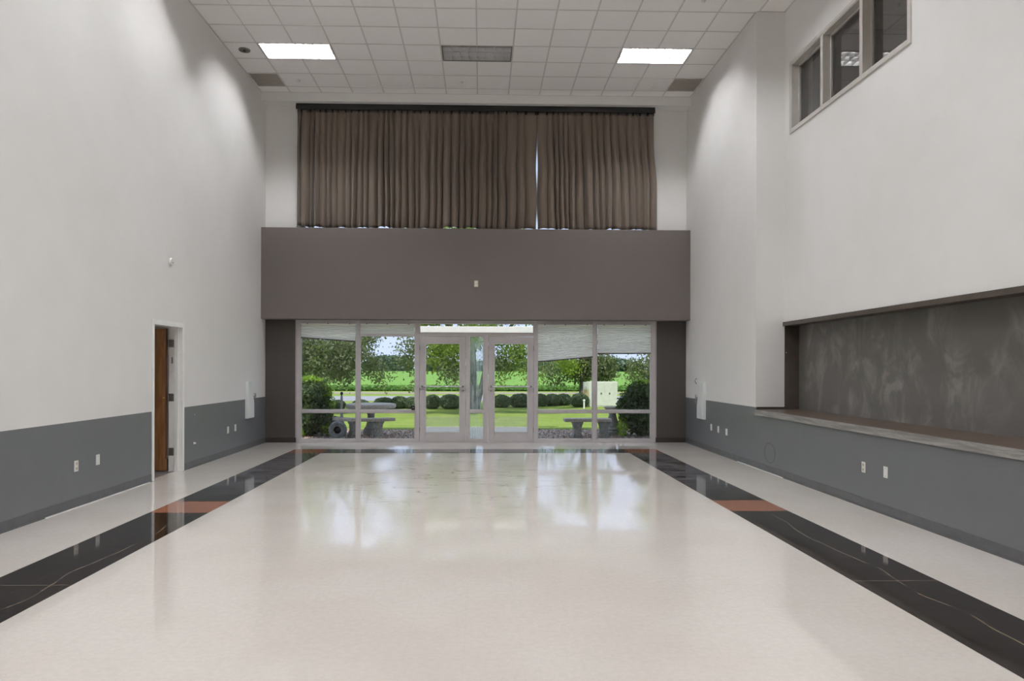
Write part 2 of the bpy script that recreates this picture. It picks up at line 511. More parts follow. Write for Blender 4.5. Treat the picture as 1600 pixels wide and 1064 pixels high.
# left wall: light paint over a grey dado, with the doorway
def wall_yz(name, x_in, x_out, y0, y1, z0, z1, holes, split=None, extra=None, mats=('wall_light', 'wall_grey')):
    ysx = sorted({y0, y1, *[h[0] for h in holes], *[h[1] for h in holes]})
    zsx = sorted({z0, z1, *( [split] if split else []), *[h[2] for h in holes], *[h[3] for h in holes]})
    m = MB(); a, b = min(x_in, x_out), max(x_in, x_out)
    for ya, yb in zip(ysx, ysx[1:]):
        for za, zb in zip(zsx, zsx[1:]):
            cy, cz = (ya + yb) / 2, (za + zb) / 2
            if any(h[0] < cy < h[1] and h[2] < cz < h[3] for h in holes): continue
            m.box(a, b, ya, yb, za, zb, mi=1 if (split and cz < split) else 0)
    return structure(m.build(name, list(mats)))
DY0, DY1, DZ = 9.43, 10.34, 2.08
wall_left = wall_yz('wall_left', XL, XL - .18, Y0, YW, 0, H + .2, [(DY0, DY1, 0, DZ)], WAINS)
# right wall: pilaster part (far), set-back upper part with interior window, niche below, low wall under the ledge
wr = MB()
wr.box(XR, 5.0, YC, YW, WAINS, H + .2, 0)
wr.box(XR, 5.0, YC, YW, 0, WAINS, 1)
wr.box(XR, 5.0, Y0, YC, 0, LEDGE - .085, 1)
wall_right = structure(wr.build('wall_right', ['wall_light', 'wall_grey']))
WY0, WY1, WZ0, WZ1 = 7.50, 10.36, 5.03, 5.99
wall_yz('wall_right_upper', XR2, XR2 + .15, Y0, YC, NTOP, H + .2, [(WY0, WY1, WZ0, WZ1)])
nb = MB()
nb.box(XN, XN + .1, Y0, YC, LEDGE - .1, NTOP + .05)
nb.box(XR2 + .15, XN, Y0, YC, NTOP, NTOP + .06)
nb.box(XR2, XN, YC - .006, YC + .01, LEDGE, NTOP, mi=1)
structure(nb.build('wall_right_niche', ['niche', 'trim_dark']))

# back wall with upper window opening, protruding dark band, dark lower returns
bw = MB()
for (x0, x1, z0, z1, mi) in [(-4.7, -3.60, BZ1, H + .2, 0), (3.40, 5.0, BZ1, H + .2, 0), (-3.60, 3.40, 6.60, H + .2, 0),
                             (-4.7, 5.0, BZ0, BZ1 + .01, 2),
                             (-4.7, -3.70, 0, BZ0, 1), (3.53, 5.0, 0, BZ0, 1)]:
    bw.box(x0, x1, YW, YW + .2, z0, z1, mi)
structure(bw.build('wall_back', ['wall_light', 'wall_dark', 'wall_brown']))
structure(B('wall_back_band', 'wall_brown', None, XL, XR, YB, YW, BZ0, BZ1, bevel=.006), 'wide dark brown painted band projecting across the far wall')
structure(B('wall_back_soffit', 'wall_light', None, XL, XR, YB, YW, 6.715, H + .1))
structure(B('wall_rear', 'wall_light', None, -4.7, 5.0, Y0 - .2, Y0, 0, H + .2))
# ledge
lg = empty('trim_1', (XR, 5, LEDGE)); structure(lg, 'long dark ledge capping the low grey wall below the niche')
B('ledge_board', 'ledge_top', lg, XR - .012, XN, Y0, YC, LEDGE - .05, LEDGE, bevel=.004)
B('ledge_face', 'ledge_edge', lg, XR - .02, XR - .002, Y0, YC, LEDGE - .087, LEDGE - .004, bevel=.004)
tm = structure(B('trim_2', 'trim_dark', None, XR2 - .03, XR2 + .16, Y0, YC, NTOP - .025, NTOP + .035, bevel=.004), 'dark wooden moulding along the top of the niche')
structure(B('trim_3', 'trim_dark', None, XR + .01, XR2, YC - .012, YC, LEDGE, LEDGE + .035), 'short dark trim at the foot of the pilaster')

# baseboards
structure(MB().box(XL, XL + .006, Y0, DY0 - .05, 0, .1).box(XL, XL + .006, DY1 + .05, YW, 0, .1).box(XL, XL + .014, Y0, DY0 - .05, 0, .012).box(XL, XL + .014, DY1 + .05, YW, 0, .012).build('baseboard_left', 'cove_base'))
structure(MB().box(XR - .006, XR, Y0, YW, 0, .1).box(XR - .014, XR, Y0, YW, 0, .012).build('baseboard_right', 'cove_base'))
structure(MB().box(XL, -3.70, YW - .008, YW, 0, .1).box(3.53, XR, YW - .008, YW, 0, .1).build('baseboard_back', 'cove_dark'))
structure(B('trim_4', 'plastic_white', None, XL + .014, XL + .026, 7.1, 9.3, 0, .008), 'thin pale strip standing in for a line of light under the left baseboard')  # white strip imitates the light showing at the baseboard gap
structure(B('trim_5', 'plastic_white', None, XR - .028, XR - .014, 9.6, 11.3, 0, .008), 'thin pale strip standing in for a line of light under the right baseboard')  # same imitation of gap light on the right side

# ------------------------------------------------------------------ ceiling: slab, tees, lay-in tiles
ceil = structure(B('ceiling', 'ext_wall', None, -4.9, 7.9, Y0 - .4, 14.5, H + .2, ROOF))
def row(j): return GY + j * T
def colx(i): return GX + i * T
TROFF = []      # (col, row) of the left cell of each fitting
for r in (0, -5, -10, -15, -20):
    for ccol in (-6, -1, 4): TROFF.append((ccol, r))
used = set()
for (a, r) in TROFF: used.add((a, r)); used.add((a + 1, r))
GR = [(-7, 2), (6, 2)]
for g in GR: used.add(g)
tile_cache = {}; rear = MB()
for j in range(-29, 4):
    ya, yb = row(j), min(row(j + 1), YB)
    if ya > YB: continue
    xr = XR if (ya + yb) / 2 > YC else XR2
    for i in range(-7, 8):
        xa, xb = max(colx(i), XL), min(colx(i + 1), xr)
        if xb - xa < .03 or (i, j) in used: continue
        if j == -3:      # the row beside the end of the pilaster
            pass
        if j >= -6:
            w, d = round(xb - xa - .012, 3), round(yb - ya - .012, 3)
            key = (w, d)
            if key not in tile_cache:
                o = MB().box(-w / 2, w / 2, -d / 2, d / 2, 0, .018).build('ceiling_tile', 'tile', ceil)
                tile_cache[key] = o.data
            else:
                o = bpy.data.objects.new('ceiling_tile', tile_cache[key]); COL.objects.link(o); o.parent = ceil
            o.location = ((xa + xb) / 2, (ya + yb) / 2, H + .003 + random.uniform(0, .0015))
        else:
            rear.box(xa + .006, xb - .006, max(ya, Y0) + .006, yb - .006, H + .003, H + .02)
ro = rear.build('rear_ceiling_tiles', 'tile', ceil); ro['kind'] = 'stuff'
# grid tees (lengthwise and crosswise)
def open_run(i, j, along):   # is this tee segment inside a fitting
    if along == 'y': return (i - 1, j) in used and (i, j) in used and any((a, r) == (i - 1, j) for a, r in TROFF)
    return False
for i in range(-7, 8):
    x = colx(i)
    if not (XL < x < XR2): continue
    y1 = YB; y0 = Y0
    if x > XR: y1 = YC
    m = MB(); start = None
    for j in range(-30, 4):
        a, b = max(row(j), y0), min(row(j + 1), y1)
        if b <= a: continue
        if open_run(i, j, 'y'): continue
        m.box(x - .012, x + .012, a, b, H, H + .004)
    m.build('grid_tee', 'tee', ceil)
for j in range(-29, 4):
    y = row(j)
    if y > YB or y < Y0: continue
    B('cross_tee', 'tee', ceil, XL, XR if y > YC else XR2, y - .012, y + .012, H - .0006, H + .0036)
# wall angles
ma = MB().box(XL, XL + .022, Y0, YB, H - .001, H + .003).box(XR - .022, XR, YC, YB, H - .001, H + .003).box(XR2 - .022, XR2, Y0, YC, H - .001, H + .003).box(XR, XR2, YC - .022, YC, H - .001, H + .003).box(XL, XR, YB - .022, YB, H - .001, H + .003)
ma.build('wall_angle', 'tee', ceil)

# ------------------------------------------------------------------ troffers
def make_troffer(lit):
    t = empty('ceiling_light')
    W2, D2 = T - .014, T / 2 - .014
    h = MB()
    z1 = .16
    h.box(-W2, W2, -D2, D2, z1 - .01, z1)
    h.box(-W2, -W2 + .004, -D2, D2, .0, z1); h.box(W2 - .004, W2, -D2, D2, 0, z1)
    h.box(-W2, W2, -D2, -D2 + .004, 0, z1); h.box(-W2, W2, D2 - .004, D2, 0, z1)
    h.build('housing', 'housing', t)
    f = MB(); a = .016
    f.box(-W2, W2, -D2, -D2 + a, -.004, .004); f.box(-W2, W2, D2 - a, D2, -.004, .004)
    f.box(-W2, -W2 + a, -D2 + a, D2 - a, -.004, .004); f.box(W2 - a, W2, -D2 + a, D2 - a, -.004, .004)
    f.build('frame', 'louver' if lit else 'steel', t)
    # parabolic louver, three by eight cells: blades thicker at the top
    xi, yi = W2 - a, D2 - a
    for k in range(1, 3):
        y = -yi + 2 * yi * k / 3
        b = MB(); n = 0
        b.v = [(-xi, y - .002, 0), (-xi, y + .002, 0), (-xi, y + .016, .06), (-xi, y - .016, .06), (xi, y - .002, 0), (xi, y + .002, 0), (xi, y + .016, .06), (xi, y - .016, .06)]
        b.f = [(0, 1, 2, 3), (4, 7, 6, 5), (0, 4, 5, 1), (3, 2, 6, 7), (0, 3, 7, 4), (1, 5, 6, 2)]; b.mi = [0] * 6
        b.build('louver_blade', 'louver' if lit else 'louver_grey', t)
    for k in range(1, 8):
        x = -xi + 2 * xi * k / 8
        b = MB()
        b.v = [(x - .002, -yi, .004), (x + .002, -yi, .004), (x + .018, -yi, .058), (x - .018, -yi, .058), (x - .002, yi, .004), (x + .002, yi, .004), (x + .018, yi, .058), (x - .018, yi, .058)]
        b.f = [(3, 2, 1, 0), (5, 6, 7, 4), (1, 5, 4, 0), (7, 6, 2, 3), (4, 7, 3, 0), (2, 6, 5, 1)]; b.mi = [0] * 6
        b.build('louver_blade', 'louver' if lit else 'louver_grey', t)
    for k in range(3):
        y = -yi + 2 * yi * (k + .5) / 3
        MB().tube([(-xi + .02, y, .077), (xi - .02, y, .077)], .016, 10).build('tube', 'tube_on' if lit else 'tube_off', t)
    return t
on = make_troffer(True); off = make_troffer(False)
first = True
lab = {(-6, 0): 'lit louvred ceiling light nearest the left wall, beside the round speaker',
       (4, 0): 'lit louvred ceiling light on the right side of the ceiling'}
for (a, r) in TROFF:
    loc = (colx(a + 1), row(r) + T / 2, H)
    if (a, r) == (-1, 0):
        o = off; tag(o, 'unlit grey louvred ceiling light in the middle of the ceiling', 'ceiling light')
        o['group'] = 'louvred ceiling lights'
    else:
        o = on if first else dup_tree(on); first = False
        tag(o, lab.get((a, r), 'lit louvred light %s, outside the photo, %s the viewpoint' % ({-6: 'along the left wall', -1: 'down the middle', 4: 'along the right side'}[a], {-5: 'well in front of', -10: 'just in front of', -15: 'just behind', -20: 'far behind'}.get(r, ''))), 'ceiling light')
        o['group'] = 'louvred ceiling lights'
    o.location = loc

# return-air grilles
for (i, j), side in zip(GR, ('left', 'right')):
    xa, xb = max(colx(i), XL + .022), min(colx(i + 1), XR - .022)
    ya, yb = row(j), row(j + 1)
    g = thing('air_grille', 'grey square air grille in the ceiling corner by the %s wall' % side, 'vent', ((xa + xb) / 2, (ya + yb) / 2, H), 'ceiling corner grilles')
    f = MB(); e = .014
    f.box(xa, xb, ya, ya + e, H - .004, H + .006).box(xa, xb, yb - e, yb, H - .004, H + .006)
    f.box(xa, xa + e, ya, yb, H - .004, H + .006).box(xb - e, xb, ya, yb, H - .004, H + .006)
    f.build('frame', 'grille', g)
    B('backing', 'grille', g, xa, xb, ya, yb, H + .012, H + .02)
    for k in range(22):
        y = ya + .02 + k * (yb - ya - .04) / 21
        m = MB(); m.v = [(xa + e, y, H - .001), (xb - e, y, H - .001), (xb - e, y + .02, H + .01), (xa + e, y + .02, H + .01), (xa + e, y + .002, H - .002), (xb - e, y + .002, H - .002), (xb - e, y + .022, H + .009), (xa + e, y + .022, H + .009)]
        m.f = [(0, 1, 2, 3), (7, 6, 5, 4), (0, 4, 5, 1), (3, 2, 6, 7)]; m.mi = [0] * 4
        m.build('slat', 'grille', g)

# round speaker
sp = thing('ceiling_speaker', 'small round dark ceiling speaker by the left wall', 'speaker', (-4.027, 12.127, H))
MB().lathe([(.001, H - .012), (.095, H - .012), (.098, H - .004), (.098, H + .002)], 28, (-4.027, 12.127, 0)).build('rim', 'steel', sp, True)
MB().lathe([(.001, H - .016), (.06, H - .016), (.08, H - .013)], 24, (-4.027, 12.127, 0)).build('grille', 'void', sp, True)
MB().lathe([(.001, H - .024), (.02, H - .022), (.03, H - .014)], 16, (-4.027, 12.127, 0)).build('cone', 'black', sp, True)
for (x, y), lb in zip([(-3.427, 13.364), (-.375, 13.357), (3.252, 13.394), (3.245, 10.297)],
                      ['small sprinkler head in the ceiling beside the left corner grille', 'small sprinkler head in the middle of the ceiling below the unlit light',
                       'small sprinkler head in the ceiling beside the right corner grille', 'small sprinkler head near the pilaster at the top edge of the photo']):
    s = thing('sprinkler', lb, 'sprinkler', (x, y, H), 'ceiling sprinklers')
    MB().lathe([(.001, H - .004), (.034, H - .004), (.036, H)], 16, (x, y, 0)).build('escutcheon', 'plastic_white', s, True)
    MB().lathe([(.012, H - .03), (.012, H - .004)], 10, (x, y, 0)).lathe([(.02, H - .034), (.02, H - .03)], 12, (x, y, 0)).build('nozzle', 'plastic_white', s)

# ------------------------------------------------------------------ storefront
YF0, YF1, YG = 14.275, 14.385, 14.33
MUL = [(-3.70, -3.612), (-2.509, -2.432), (-1.328, -1.243), (-.31, -.237), (.049, .139), (1.059, 1.131), (2.252, 2.334), (3.434, 3.53)]
st = structure(empty('window_1', (-.08, YG, 0)), 'wide aluminium framed storefront glazing across the foot of the far wall')
HEAD0, TB0, TB1 = 2.385, 2.137, 2.20
for k, (a, b) in enumerate(MUL):
    top = 2.45 if k not in (3, 4) else TB0
    m = B('mullion', 'alu', st, a, b, YF0, YF1, 0, top, bevel=.002)
B('head_rail', 'alu', st, -3.70, 3.53, YF0 + .001, YF1, HEAD0, 2.46, bevel=.002)
B('transom_bar', 'alu', st, -1.243, 1.059, YF0 + .001, YF1, TB0, TB1, bevel=.002)
def bay(i, lower=True, gl='glass', ztop=HEAD0):
    xa, xb = MUL[i][1], MUL[i + 1][0]
    B('sill_rail', 'alu', st, xa, xb, YF0 + .002, YF1, .0, .062, bevel=.002)
    B('mid_rail', 'alu', st, xa, xb, YF0 + .002, YF1, .594, .648, bevel=.002)
    for z0, z1 in ((.062, .594), (.648, ztop)):
        # bright snap-in beads round the pane
        m = MB(); e = .014
        m.box(xa, xb, YG - .03, YG - .004, z0, z0 + e).box(xa, xb, YG - .03, YG - .004, z1 - e * .6, z1)
        m.box(xa, xa + e, YG - .03, YG - .004, z0, z1).box(xb - e, xb, YG - .03, YG - .004, z0, z1)
        m.build('glazing_bead', 'alu_bright', st)
        MB().box(xa, xb, YG, YG + .006, z0, z1, faces='y').build('glass_pane', gl, st)
for i in (0, 1, 5, 6): bay(i)
bay(3, gl='glass_hazy', ztop=TB0)
m = MB(); xa, xb = -1.243, 1.059; e = .014
m.box(xa, xb, YG - .03, YG - .004, TB1, TB1 + e).box(xa, xa + e, YG - .03, YG - .004, TB1, HEAD0).box(xb - e, xb, YG - .03, YG - .004, TB1, HEAD0)
m.build('glazing_bead', 'alu_bright', st)
MB().box(xa, xb, YG, YG + .006, TB1, HEAD0, faces='y').build('glass_pane', 'glass', st)
# light strip of metal on the head above the doors
B('head_flashing', 'alu_bright', st, -1.45, 1.12, YF0 - .012, YF0, 2.432, 2.448)

def door(n, xa, xb, hinge):
    d = structure(empty('door_%d' % n, ((xa + xb) / 2, YG, 0)), ('left' if n == 1 else 'right') + ' aluminium and glass entrance door')
    y0, y1 = YF0 + .012, YF0 + .057
    g = .006; xa += g; xb -= g
    zb, zt = .012, TB0 - .008
    sx = .115
    B('bottom_rail', 'alu', d, xa + sx, xb - sx, y0, y1, zb, .196, bevel=.002)
    B('top_rail', 'alu', d, xa + sx, xb - sx, y0, y1, 1.992, zt, bevel=.002)
    B('stile', 'alu', d, xa, xa + sx, y0, y1, zb, zt, bevel=.002)
    B('stile', 'alu', d, xb - sx, xb, y0, y1, zb, zt, bevel=.002)
    m = MB(); e = .012
    gx0, gx1, gz0, gz1 = xa + sx, xb - sx, .196, 1.992
    m.box(gx0, gx1, y0 - .003, y0 + .01, gz0, gz0 + e).box(gx0, gx1, y0 - .003, y0 + .01, gz1 - e, gz1)
    m.box(gx0, gx0 + e, y0 - .003, y0 + .01, gz0, gz1).box(gx1 - e, gx1, y0 - .003, y0 + .01, gz0, gz1)
    m.build('glazing_bead', 'alu_bright', d)
    MB().box(gx0, gx1, y0 + .02, y0 + .026, gz0, gz1, faces='y').build('glass_pane', 'glass_door', d)
    zc = 1.125
    pb = MB().tube([(xa + .05, y0 - .06, zc), (xb - .05, y0 - .06, zc)], .012, 12).build('push_bar', 'alu_bright', d, True)
    for x in (xa + .055, xb - .055):
        MB().box(x - .02, x + .02, y0 - .075, y0 - .001, zc - .02, zc + .02).build('bracket', 'steel', pb, bevel=.004)
    lx = xb - .05 if hinge == 'l' else xa + .05
    MB().lathe([(.016, 0), (.018, .01), (.018, .014)], 16, (lx, y0 - .014, zc - .085), 'y').build('lock_cylinder', 'steel', d, True)
    hx = xa - .002 if hinge == 'l' else xb + .002
    for z in (.25, 1.05, 1.9):
        MB().tube([(hx, y0 - .006, z - .05), (hx, y0 - .006, z + .05)], .008, 8).build('hinge', 'steel', d)
    B('threshold', 'alu', d, xa - g, xb + g, YF0 - .01, YF1, 0, .009)
door(1, MUL[2][1], MUL[3][0], 'l')
door(2, MUL[4][1], MUL[5][0], 'r')
ks = thing('key_box', 'small black sensor box on the rail beside the left door frame', 'sensor', (-1.362, YF0 - .02, .648))
B('case', 'plastic_dark', ks, -1.40, -1.334, YF0 - .04, YF0 + .01, .65, .745, bevel=.01)
MB().lathe([(.001, 0), (.014, 0), (.016, .008)], 14, (-1.362, YF0 - .05, .70), 'y').build('lens', 'steel', ks)
# frame sealants round the opening
structure(MB().box(-3.712, -3.70, YW - .002, YW + .02, 0, BZ0).box(3.53, 3.542, YW - .002, YW + .02, 0, BZ0).build('trim_6', 'frame_cream'))

# pleated shades
def shade(xa, xb, zt, zl, zr, label, railh=.022):
    s = thing('pleated_shade', label, 'window shade', ((xa + xb) / 2, 14.25, zt), 'pleated window shades')
    y = 14.252
    n = int(round((zt - (zl + zr) / 2) / .019)) // 2 * 2 + 1
    v, f = [], []
    NX = 8
    for k in range(n + 1):
        for c in range(NX + 1):
            u = c / NX; x = xa + (xb - xa) * u
            zb = zl + (zr - zl) * u + railh
            z = zt - .012 - (zt - .012 - zb) * k / n
            v.append((x, y + (.009 if k % 2 else -.009), z + random.uniform(-.0008, .0008)))
    for k in range(n):
        for c in range(NX):
            a = k * (NX + 1) + c; f.append((a, a + 1, a + NX + 2, a + NX + 1))
    m = MB(); m.v, m.f, m.mi = v, f, [0] * len(f)
    m.build('pleated_fabric', 'shade', s)
    B('head_rail', 'white_paint', s, xa, xb, y - .015, y + .018, zt - .014, zt + .004)
    m = MB(); m.v = [(xa, y - .014, zl), (xb, y - .014, zr), (xb, y + .014, zr), (xa, y + .014, zl), (xa, y - .014, zl + railh), (xb, y - .014, zr + railh), (xb, y + .014, zr + railh), (xa, y + .014, zl + railh)]
    m.f = [(0, 3, 2, 1), (4, 5, 6, 7), (0, 1, 5, 4), (2, 3, 7, 6), (3, 0, 4, 7), (1, 2, 6, 5)]; m.mi = [0] * 6
    m.build('bottom_rail', 'trim_dark' if railh < .03 else 'alu', s)
    for u in (.12, .5, .9):
        x = xa + (xb - xa) * u
        B('mounting_clip', 'steel', s, x - .012, x + .012, y - .02, y - .012, zt - .008, zt + .014)
shade(-3.600, -2.522, 2.375, 2.085, 2.012, 'slanting white pleated shade at the far left pane')
shade(-2.42, -1.345, 2.375, 2.125, 2.120, 'short raised white pleated shade just left of the doors', .055)
shade(1.142, 2.243, 2.37, 1.612, 1.715, 'long white pleated shade hanging crooked just right of the doors')
shade(2.345, 3.425, 2.37, 1.780, 1.790, 'level white pleated shade at the far right pane')

# ------------------------------------------------------------------ upper window and curtains
uw = structure(empty('window_2', (-.1, YW + .1, BZ1)), 'wide upper window behind the brown curtains')
for x in np.linspace(-3.57, 3.37, 6):
    B('mullion', 'alu', uw, x - .03, x + .03, YW + .06, YW + .16, BZ1, 6.6)
B('sill_rail', 'alu', uw, -3.6, 3.4, YW + .05, YW + .17, BZ1 + .01, BZ1 + .05)
B('head_rail', 'alu', uw, -3.6, 3.4, YW + .06, YW + .16, 6.54, 6.6)
xx = np.linspace(-3.57, 3.37, 6)
for a, b in zip(xx, xx[1:]):
    MB().box(a + .03, b - .03, YW + .11, YW + .116, BZ1 + .05, 6.54, faces='y').build('glass_pane', 'glass', uw)

def curtain(x0, x1f, left_edge, right_edge, label, seed):
    r = np.random.default_rng(seed)
    c = thing('curtain', label, 'curtain', ((x0 + x1f) / 2, 14.12, 4.28), 'brown stage curtains')
    W = x1f - x0
    # fold boundaries of irregular width
    ws = []
    while sum(ws) < W * 1.02: ws.append(float(r.choice([.09, .12, .15, .19, .24], p=[.2, .28, .26, .17, .09]) * r.uniform(.85, 1.15)))
    edges = np.concatenate([[0], np.cumsum(ws)]); edges = edges / edges[-1]
    nf = len(ws)
    amp = r.uniform(.06, .15, nf); lean = r.uniform(-.05, .05, nf + 1); ph = r.uniform(0, 6.28, nf + 1)
    PER = 10; NZ = 30
    ts = np.linspace(0, nf, nf * PER + 1)
    zt, zb = 6.62, 4.262
    zz = np.linspace(0, 1, NZ)
    V = []
    hem = .012 * np.sin(ts * 1.9) + .012 * np.sin(ts * .53 + 1) + np.interp(ts, np.arange(nf + 1), r.normal(0, .009, nf + 1))
    for q in zz:
        drop = q
        i0 = np.clip(ts.astype(int), 0, nf - 1); fr = ts - i0
        # edges drift with height: folds merge near the pinched heading
        e = edges + lean / W * drop * (.4 + .6 * np.sin(ph + drop * 2.2)) * (1.2 - .2 * drop)
        e[0] = 0; e[-1] = 1
        e = np.maximum.accumulate(e)
        u = e[i0] * (1 - fr) + e[i0 + 1] * fr
        le = left_edge(1 - q); re = right_edge(1 - q)
        x = le + (re - le) * u
        a = amp[i0] * (.28 + .72 * min(1, drop * 3.2)) * (1 + .25 * drop)
        prof = np.abs(np.cos(PI * (fr - .5))) ** .75      # rounded fronts and tight creases between them
        y = 14.175 - a * prof
        y += .008 * np.sin(ts * 6.28 * 2.3) * max(0, 1 - drop * 5)
        z = zt - (zt - zb + 0) * q + hem * (q ** 3)
        V.append(np.stack([x, y, np.full_like(x, 1) * z], 1))
    V = np.concatenate(V); n = len(ts)
    m = MB(); m.v = [tuple(p) for p in V.tolist()]
    m.f = [(k * n + i, k * n + n + i, k * n + n + i + 1, k * n + i + 1) for k in range(NZ - 1) for i in range(n - 1)]
    m.mi = [0] * len(m.f)
    o = m.build('draped_cloth', 'curtain', c, smooth=False)
    o.data.shade_smooth()
    sol = o.modifiers.new('thick', 'SOLIDIFY'); sol.thickness = .003
    B('heading_tape', 'black', c, x0, x1f, 14.165, 14.172, 6.565, 6.635)
    return c
def gapL(h):   # right edge of left curtain, h from 0 bottom to 1 top
    return 1.092 + .012 - .018 * math.exp(-((h - .53) / .12) ** 2) - .016 * math.exp(-((h - .02) / .09) ** 2)
def gapR(h):
    return 1.104 + .014 * math.exp(-((h - .53) / .12) ** 2) + .018 * math.exp(-((h - .02) / .09) ** 2)
def bulge(h):
    return 3.455 + .07 * (1 / (1 + math.exp((h - .55) * 14)))
curtain(-3.66, 1.10, lambda h: -3.66, gapL, 'wide dark brown curtain hanging over the left two thirds of the upper window', 3)
curtain(1.106, 3.46, gapR, bulge, 'dark brown curtain hanging over the right third of the upper window', 5)
tk = thing('curtain_track', 'black curtain track along the top of the brown curtains', 'curtain rail', (-.1, 14.15, 6.66))
B('fascia', 'black', tk, -3.67, 3.462, 14.075, 14.09, 6.60, 6.672)
B('rail', 'black', tk, -3.67, 3.462, 14.09, 14.255, 6.64, 6.715)

# ------------------------------------------------------------------ interior window high on the right wall
iw = structure(empty('window_3', (XR2, (WY0 + WY1) / 2, WZ0)), 'cream framed interior window high on the right wall')
fw = .055
fo = dict(bevel=.003)
B('casing', 'frame_cream', iw, XR2 - .018, XR2 + .004, WY0 - fw, WY0, WZ0 - fw, WZ1 + fw, **fo)
B('casing', 'frame_cream', iw, XR2 - .018, XR2 + .004, WY1, WY1 + fw, WZ0 - fw, WZ1 + fw, **fo)
B('casing', 'frame_cream', iw, XR2 - .018, XR2 + .004, WY0, WY1, WZ0 - fw, WZ0, **fo)
B('casing', 'frame_cream', iw, XR2 - .018, XR2 + .004, WY0, WY1, WZ1, WZ1 + fw, **fo)
B('sill_rail', 'frame_cream', iw, XR2 - .01, XR2 + .15, WY0, WY1, WZ0, WZ0 + .012)
B('head_rail', 'frame_cream', iw, XR2 - .01, XR2 + .15, WY0, WY1, WZ1 - .012, WZ1)
posts = [(WY0, WY0 + .012), (8.405, 8.475), (9.395, 9.465), (WY1 - .012, WY1)]
for a, b in posts:
    B('mullion', 'frame_cream', iw, XR2 - .012, XR2 + .15, a, b, WZ0 + .012, WZ1 - .012, bevel=.003)
for (a, b), (c2, d2) in zip(posts, posts[1:]):
    m = MB(); x0, x1 = XR2 + .09, XR2 + .115; e = .022
    m.box(x0, x1, b, c2, WZ0 + .012, WZ0 + .012 + e).box(x0, x1, b, c2, WZ1 - .012 - e, WZ1 - .012).box(x0, x1, b, b + e, WZ0, WZ1).box(x0, x1, c2 - e, c2, WZ0, WZ1)
    m.build('stop_bead', 'frame_cream', iw)
    MB().box(XR2 + .115, XR2 + .121, b, c2, WZ0, WZ1, faces='x').build('glass_pane', 'glass_dark', iw)
# dark unlit room behind that window
dr = MB()
dr.box(7.4, 7.6, 6.2, 11.6, 3.2, H + .2).box(4.73, 7.6, 11.5, 11.7, 3.2, H + .2).box(4.73, 7.6, 6.1, 6.3, 3.2, H + .2).box(4.73, 7.6, 6.1, 11.7, 3.1, 3.2)
structure(dr.build('wall_upper_room', 'void'))

# ------------------------------------------------------------------ left doorway, open wooden door and side room
dr1 = structure(empty('door_3', (XL, DY1, 0)), 'open brown wooden door in a white metal frame in the left wall')
fx0, fx1 = XL - .19, XL + .012
B('jamb', 'white_paint', dr1, fx0, fx1, DY0, DY0 + .016, 0, DZ, bevel=.002)
B('jamb', 'white_paint', dr1, fx0, fx1, DY1 - .016, DY1, 0, DZ, bevel=.002)
B('head_jamb', 'white_paint', dr1, fx0, fx1, DY0, DY1, DZ - .016, DZ, bevel=.002)
B('casing', 'white_paint', dr1, XL, fx1, DY0 - .045, DY0, 0, DZ + .05, bevel=.003)
B('casing', 'white_paint', dr1, XL, fx1, DY1, DY1 + .045, 0, DZ + .05, bevel=.003)
B('head_casing', 'white_paint', dr1, XL, fx1, DY0, DY1, DZ, DZ + .05, bevel=.003)
B('door_stop', 'white_paint', dr1, XL - .10, XL - .05, DY1 - .034, DY1 - .016, 0, DZ - .016)
B('door_stop', 'white_paint', dr1, XL - .10, XL - .05, DY0 + .016, DY0 + .034, 0, DZ - .016)
lf = B('leaf', 'wood', dr1, XL - .19 - .86, XL - .205, DY1 - .075, DY1 - .03, .015, DZ - .03, bevel=.003)
B('leaf_edge', 'wood_dark', lf, XL - .205, XL - .195, DY1 - .074, DY1 - .031, .18, DZ - .03)
MB().lathe([(.006, 0), (.010, .012), (.018, .025), (.018, .034), (.006, .042)], 14, (XL - .225, DY1 - .118, 1.06), 'y').build('brass_knob', 'brass', lf, True)
for z in (.28, 1.06, 1.84):
    hg = B('hinge', 'steel', dr1, XL - .185, XL - .115, DY1 - .019, DY1 - .0155, z - .055, z + .055)
    MB().tube([(XL - .195, DY1 - .024, z - .055), (XL - .195, DY1 - .024, z + .055)], .008, 8).build('hinge_pin', 'steel', hg)
B('strike_plate', 'steel', dr1, XL - .15, XL - .13, DY1 - .018, DY1 - .0155, 1.55, 1.64)
sr = MB()
sr.box(-6.8, -6.6, 8.2, 12.0, 0, 2.7, 0).box(-6.8, XL - .18, 8.0, 8.2, 0, 2.7, 0).box(-6.8, XL - .18, 11.8, 12.0, 0, 2.7, 0).box(-6.8, XL - .18, 8.0, 12.0, 2.6, 2.7, 0)
structure(sr.build('wall_side_room', 'wall_light'))
structure(B('floor_side_room', 'side_floor', None, -6.8, XL - .09, 8.0, 12.0, -.1, .002))
rl = thing('added_globe', 'round lamp added out of sight in the side room to light the open door', 'ceiling light', (-5.6, 9.2, 2.6))  # unseen lamp, added so the open leaf is lit
MB().lathe([(.02, 2.48), (.12, 2.50), (.15, 2.55), (.15, 2.6)], 20, (-5.6, 9.2, 0)).build('shade', emit('added_globe_on', (1, .93, .85, 1), SIDE_ROOM * .25), rl, True)

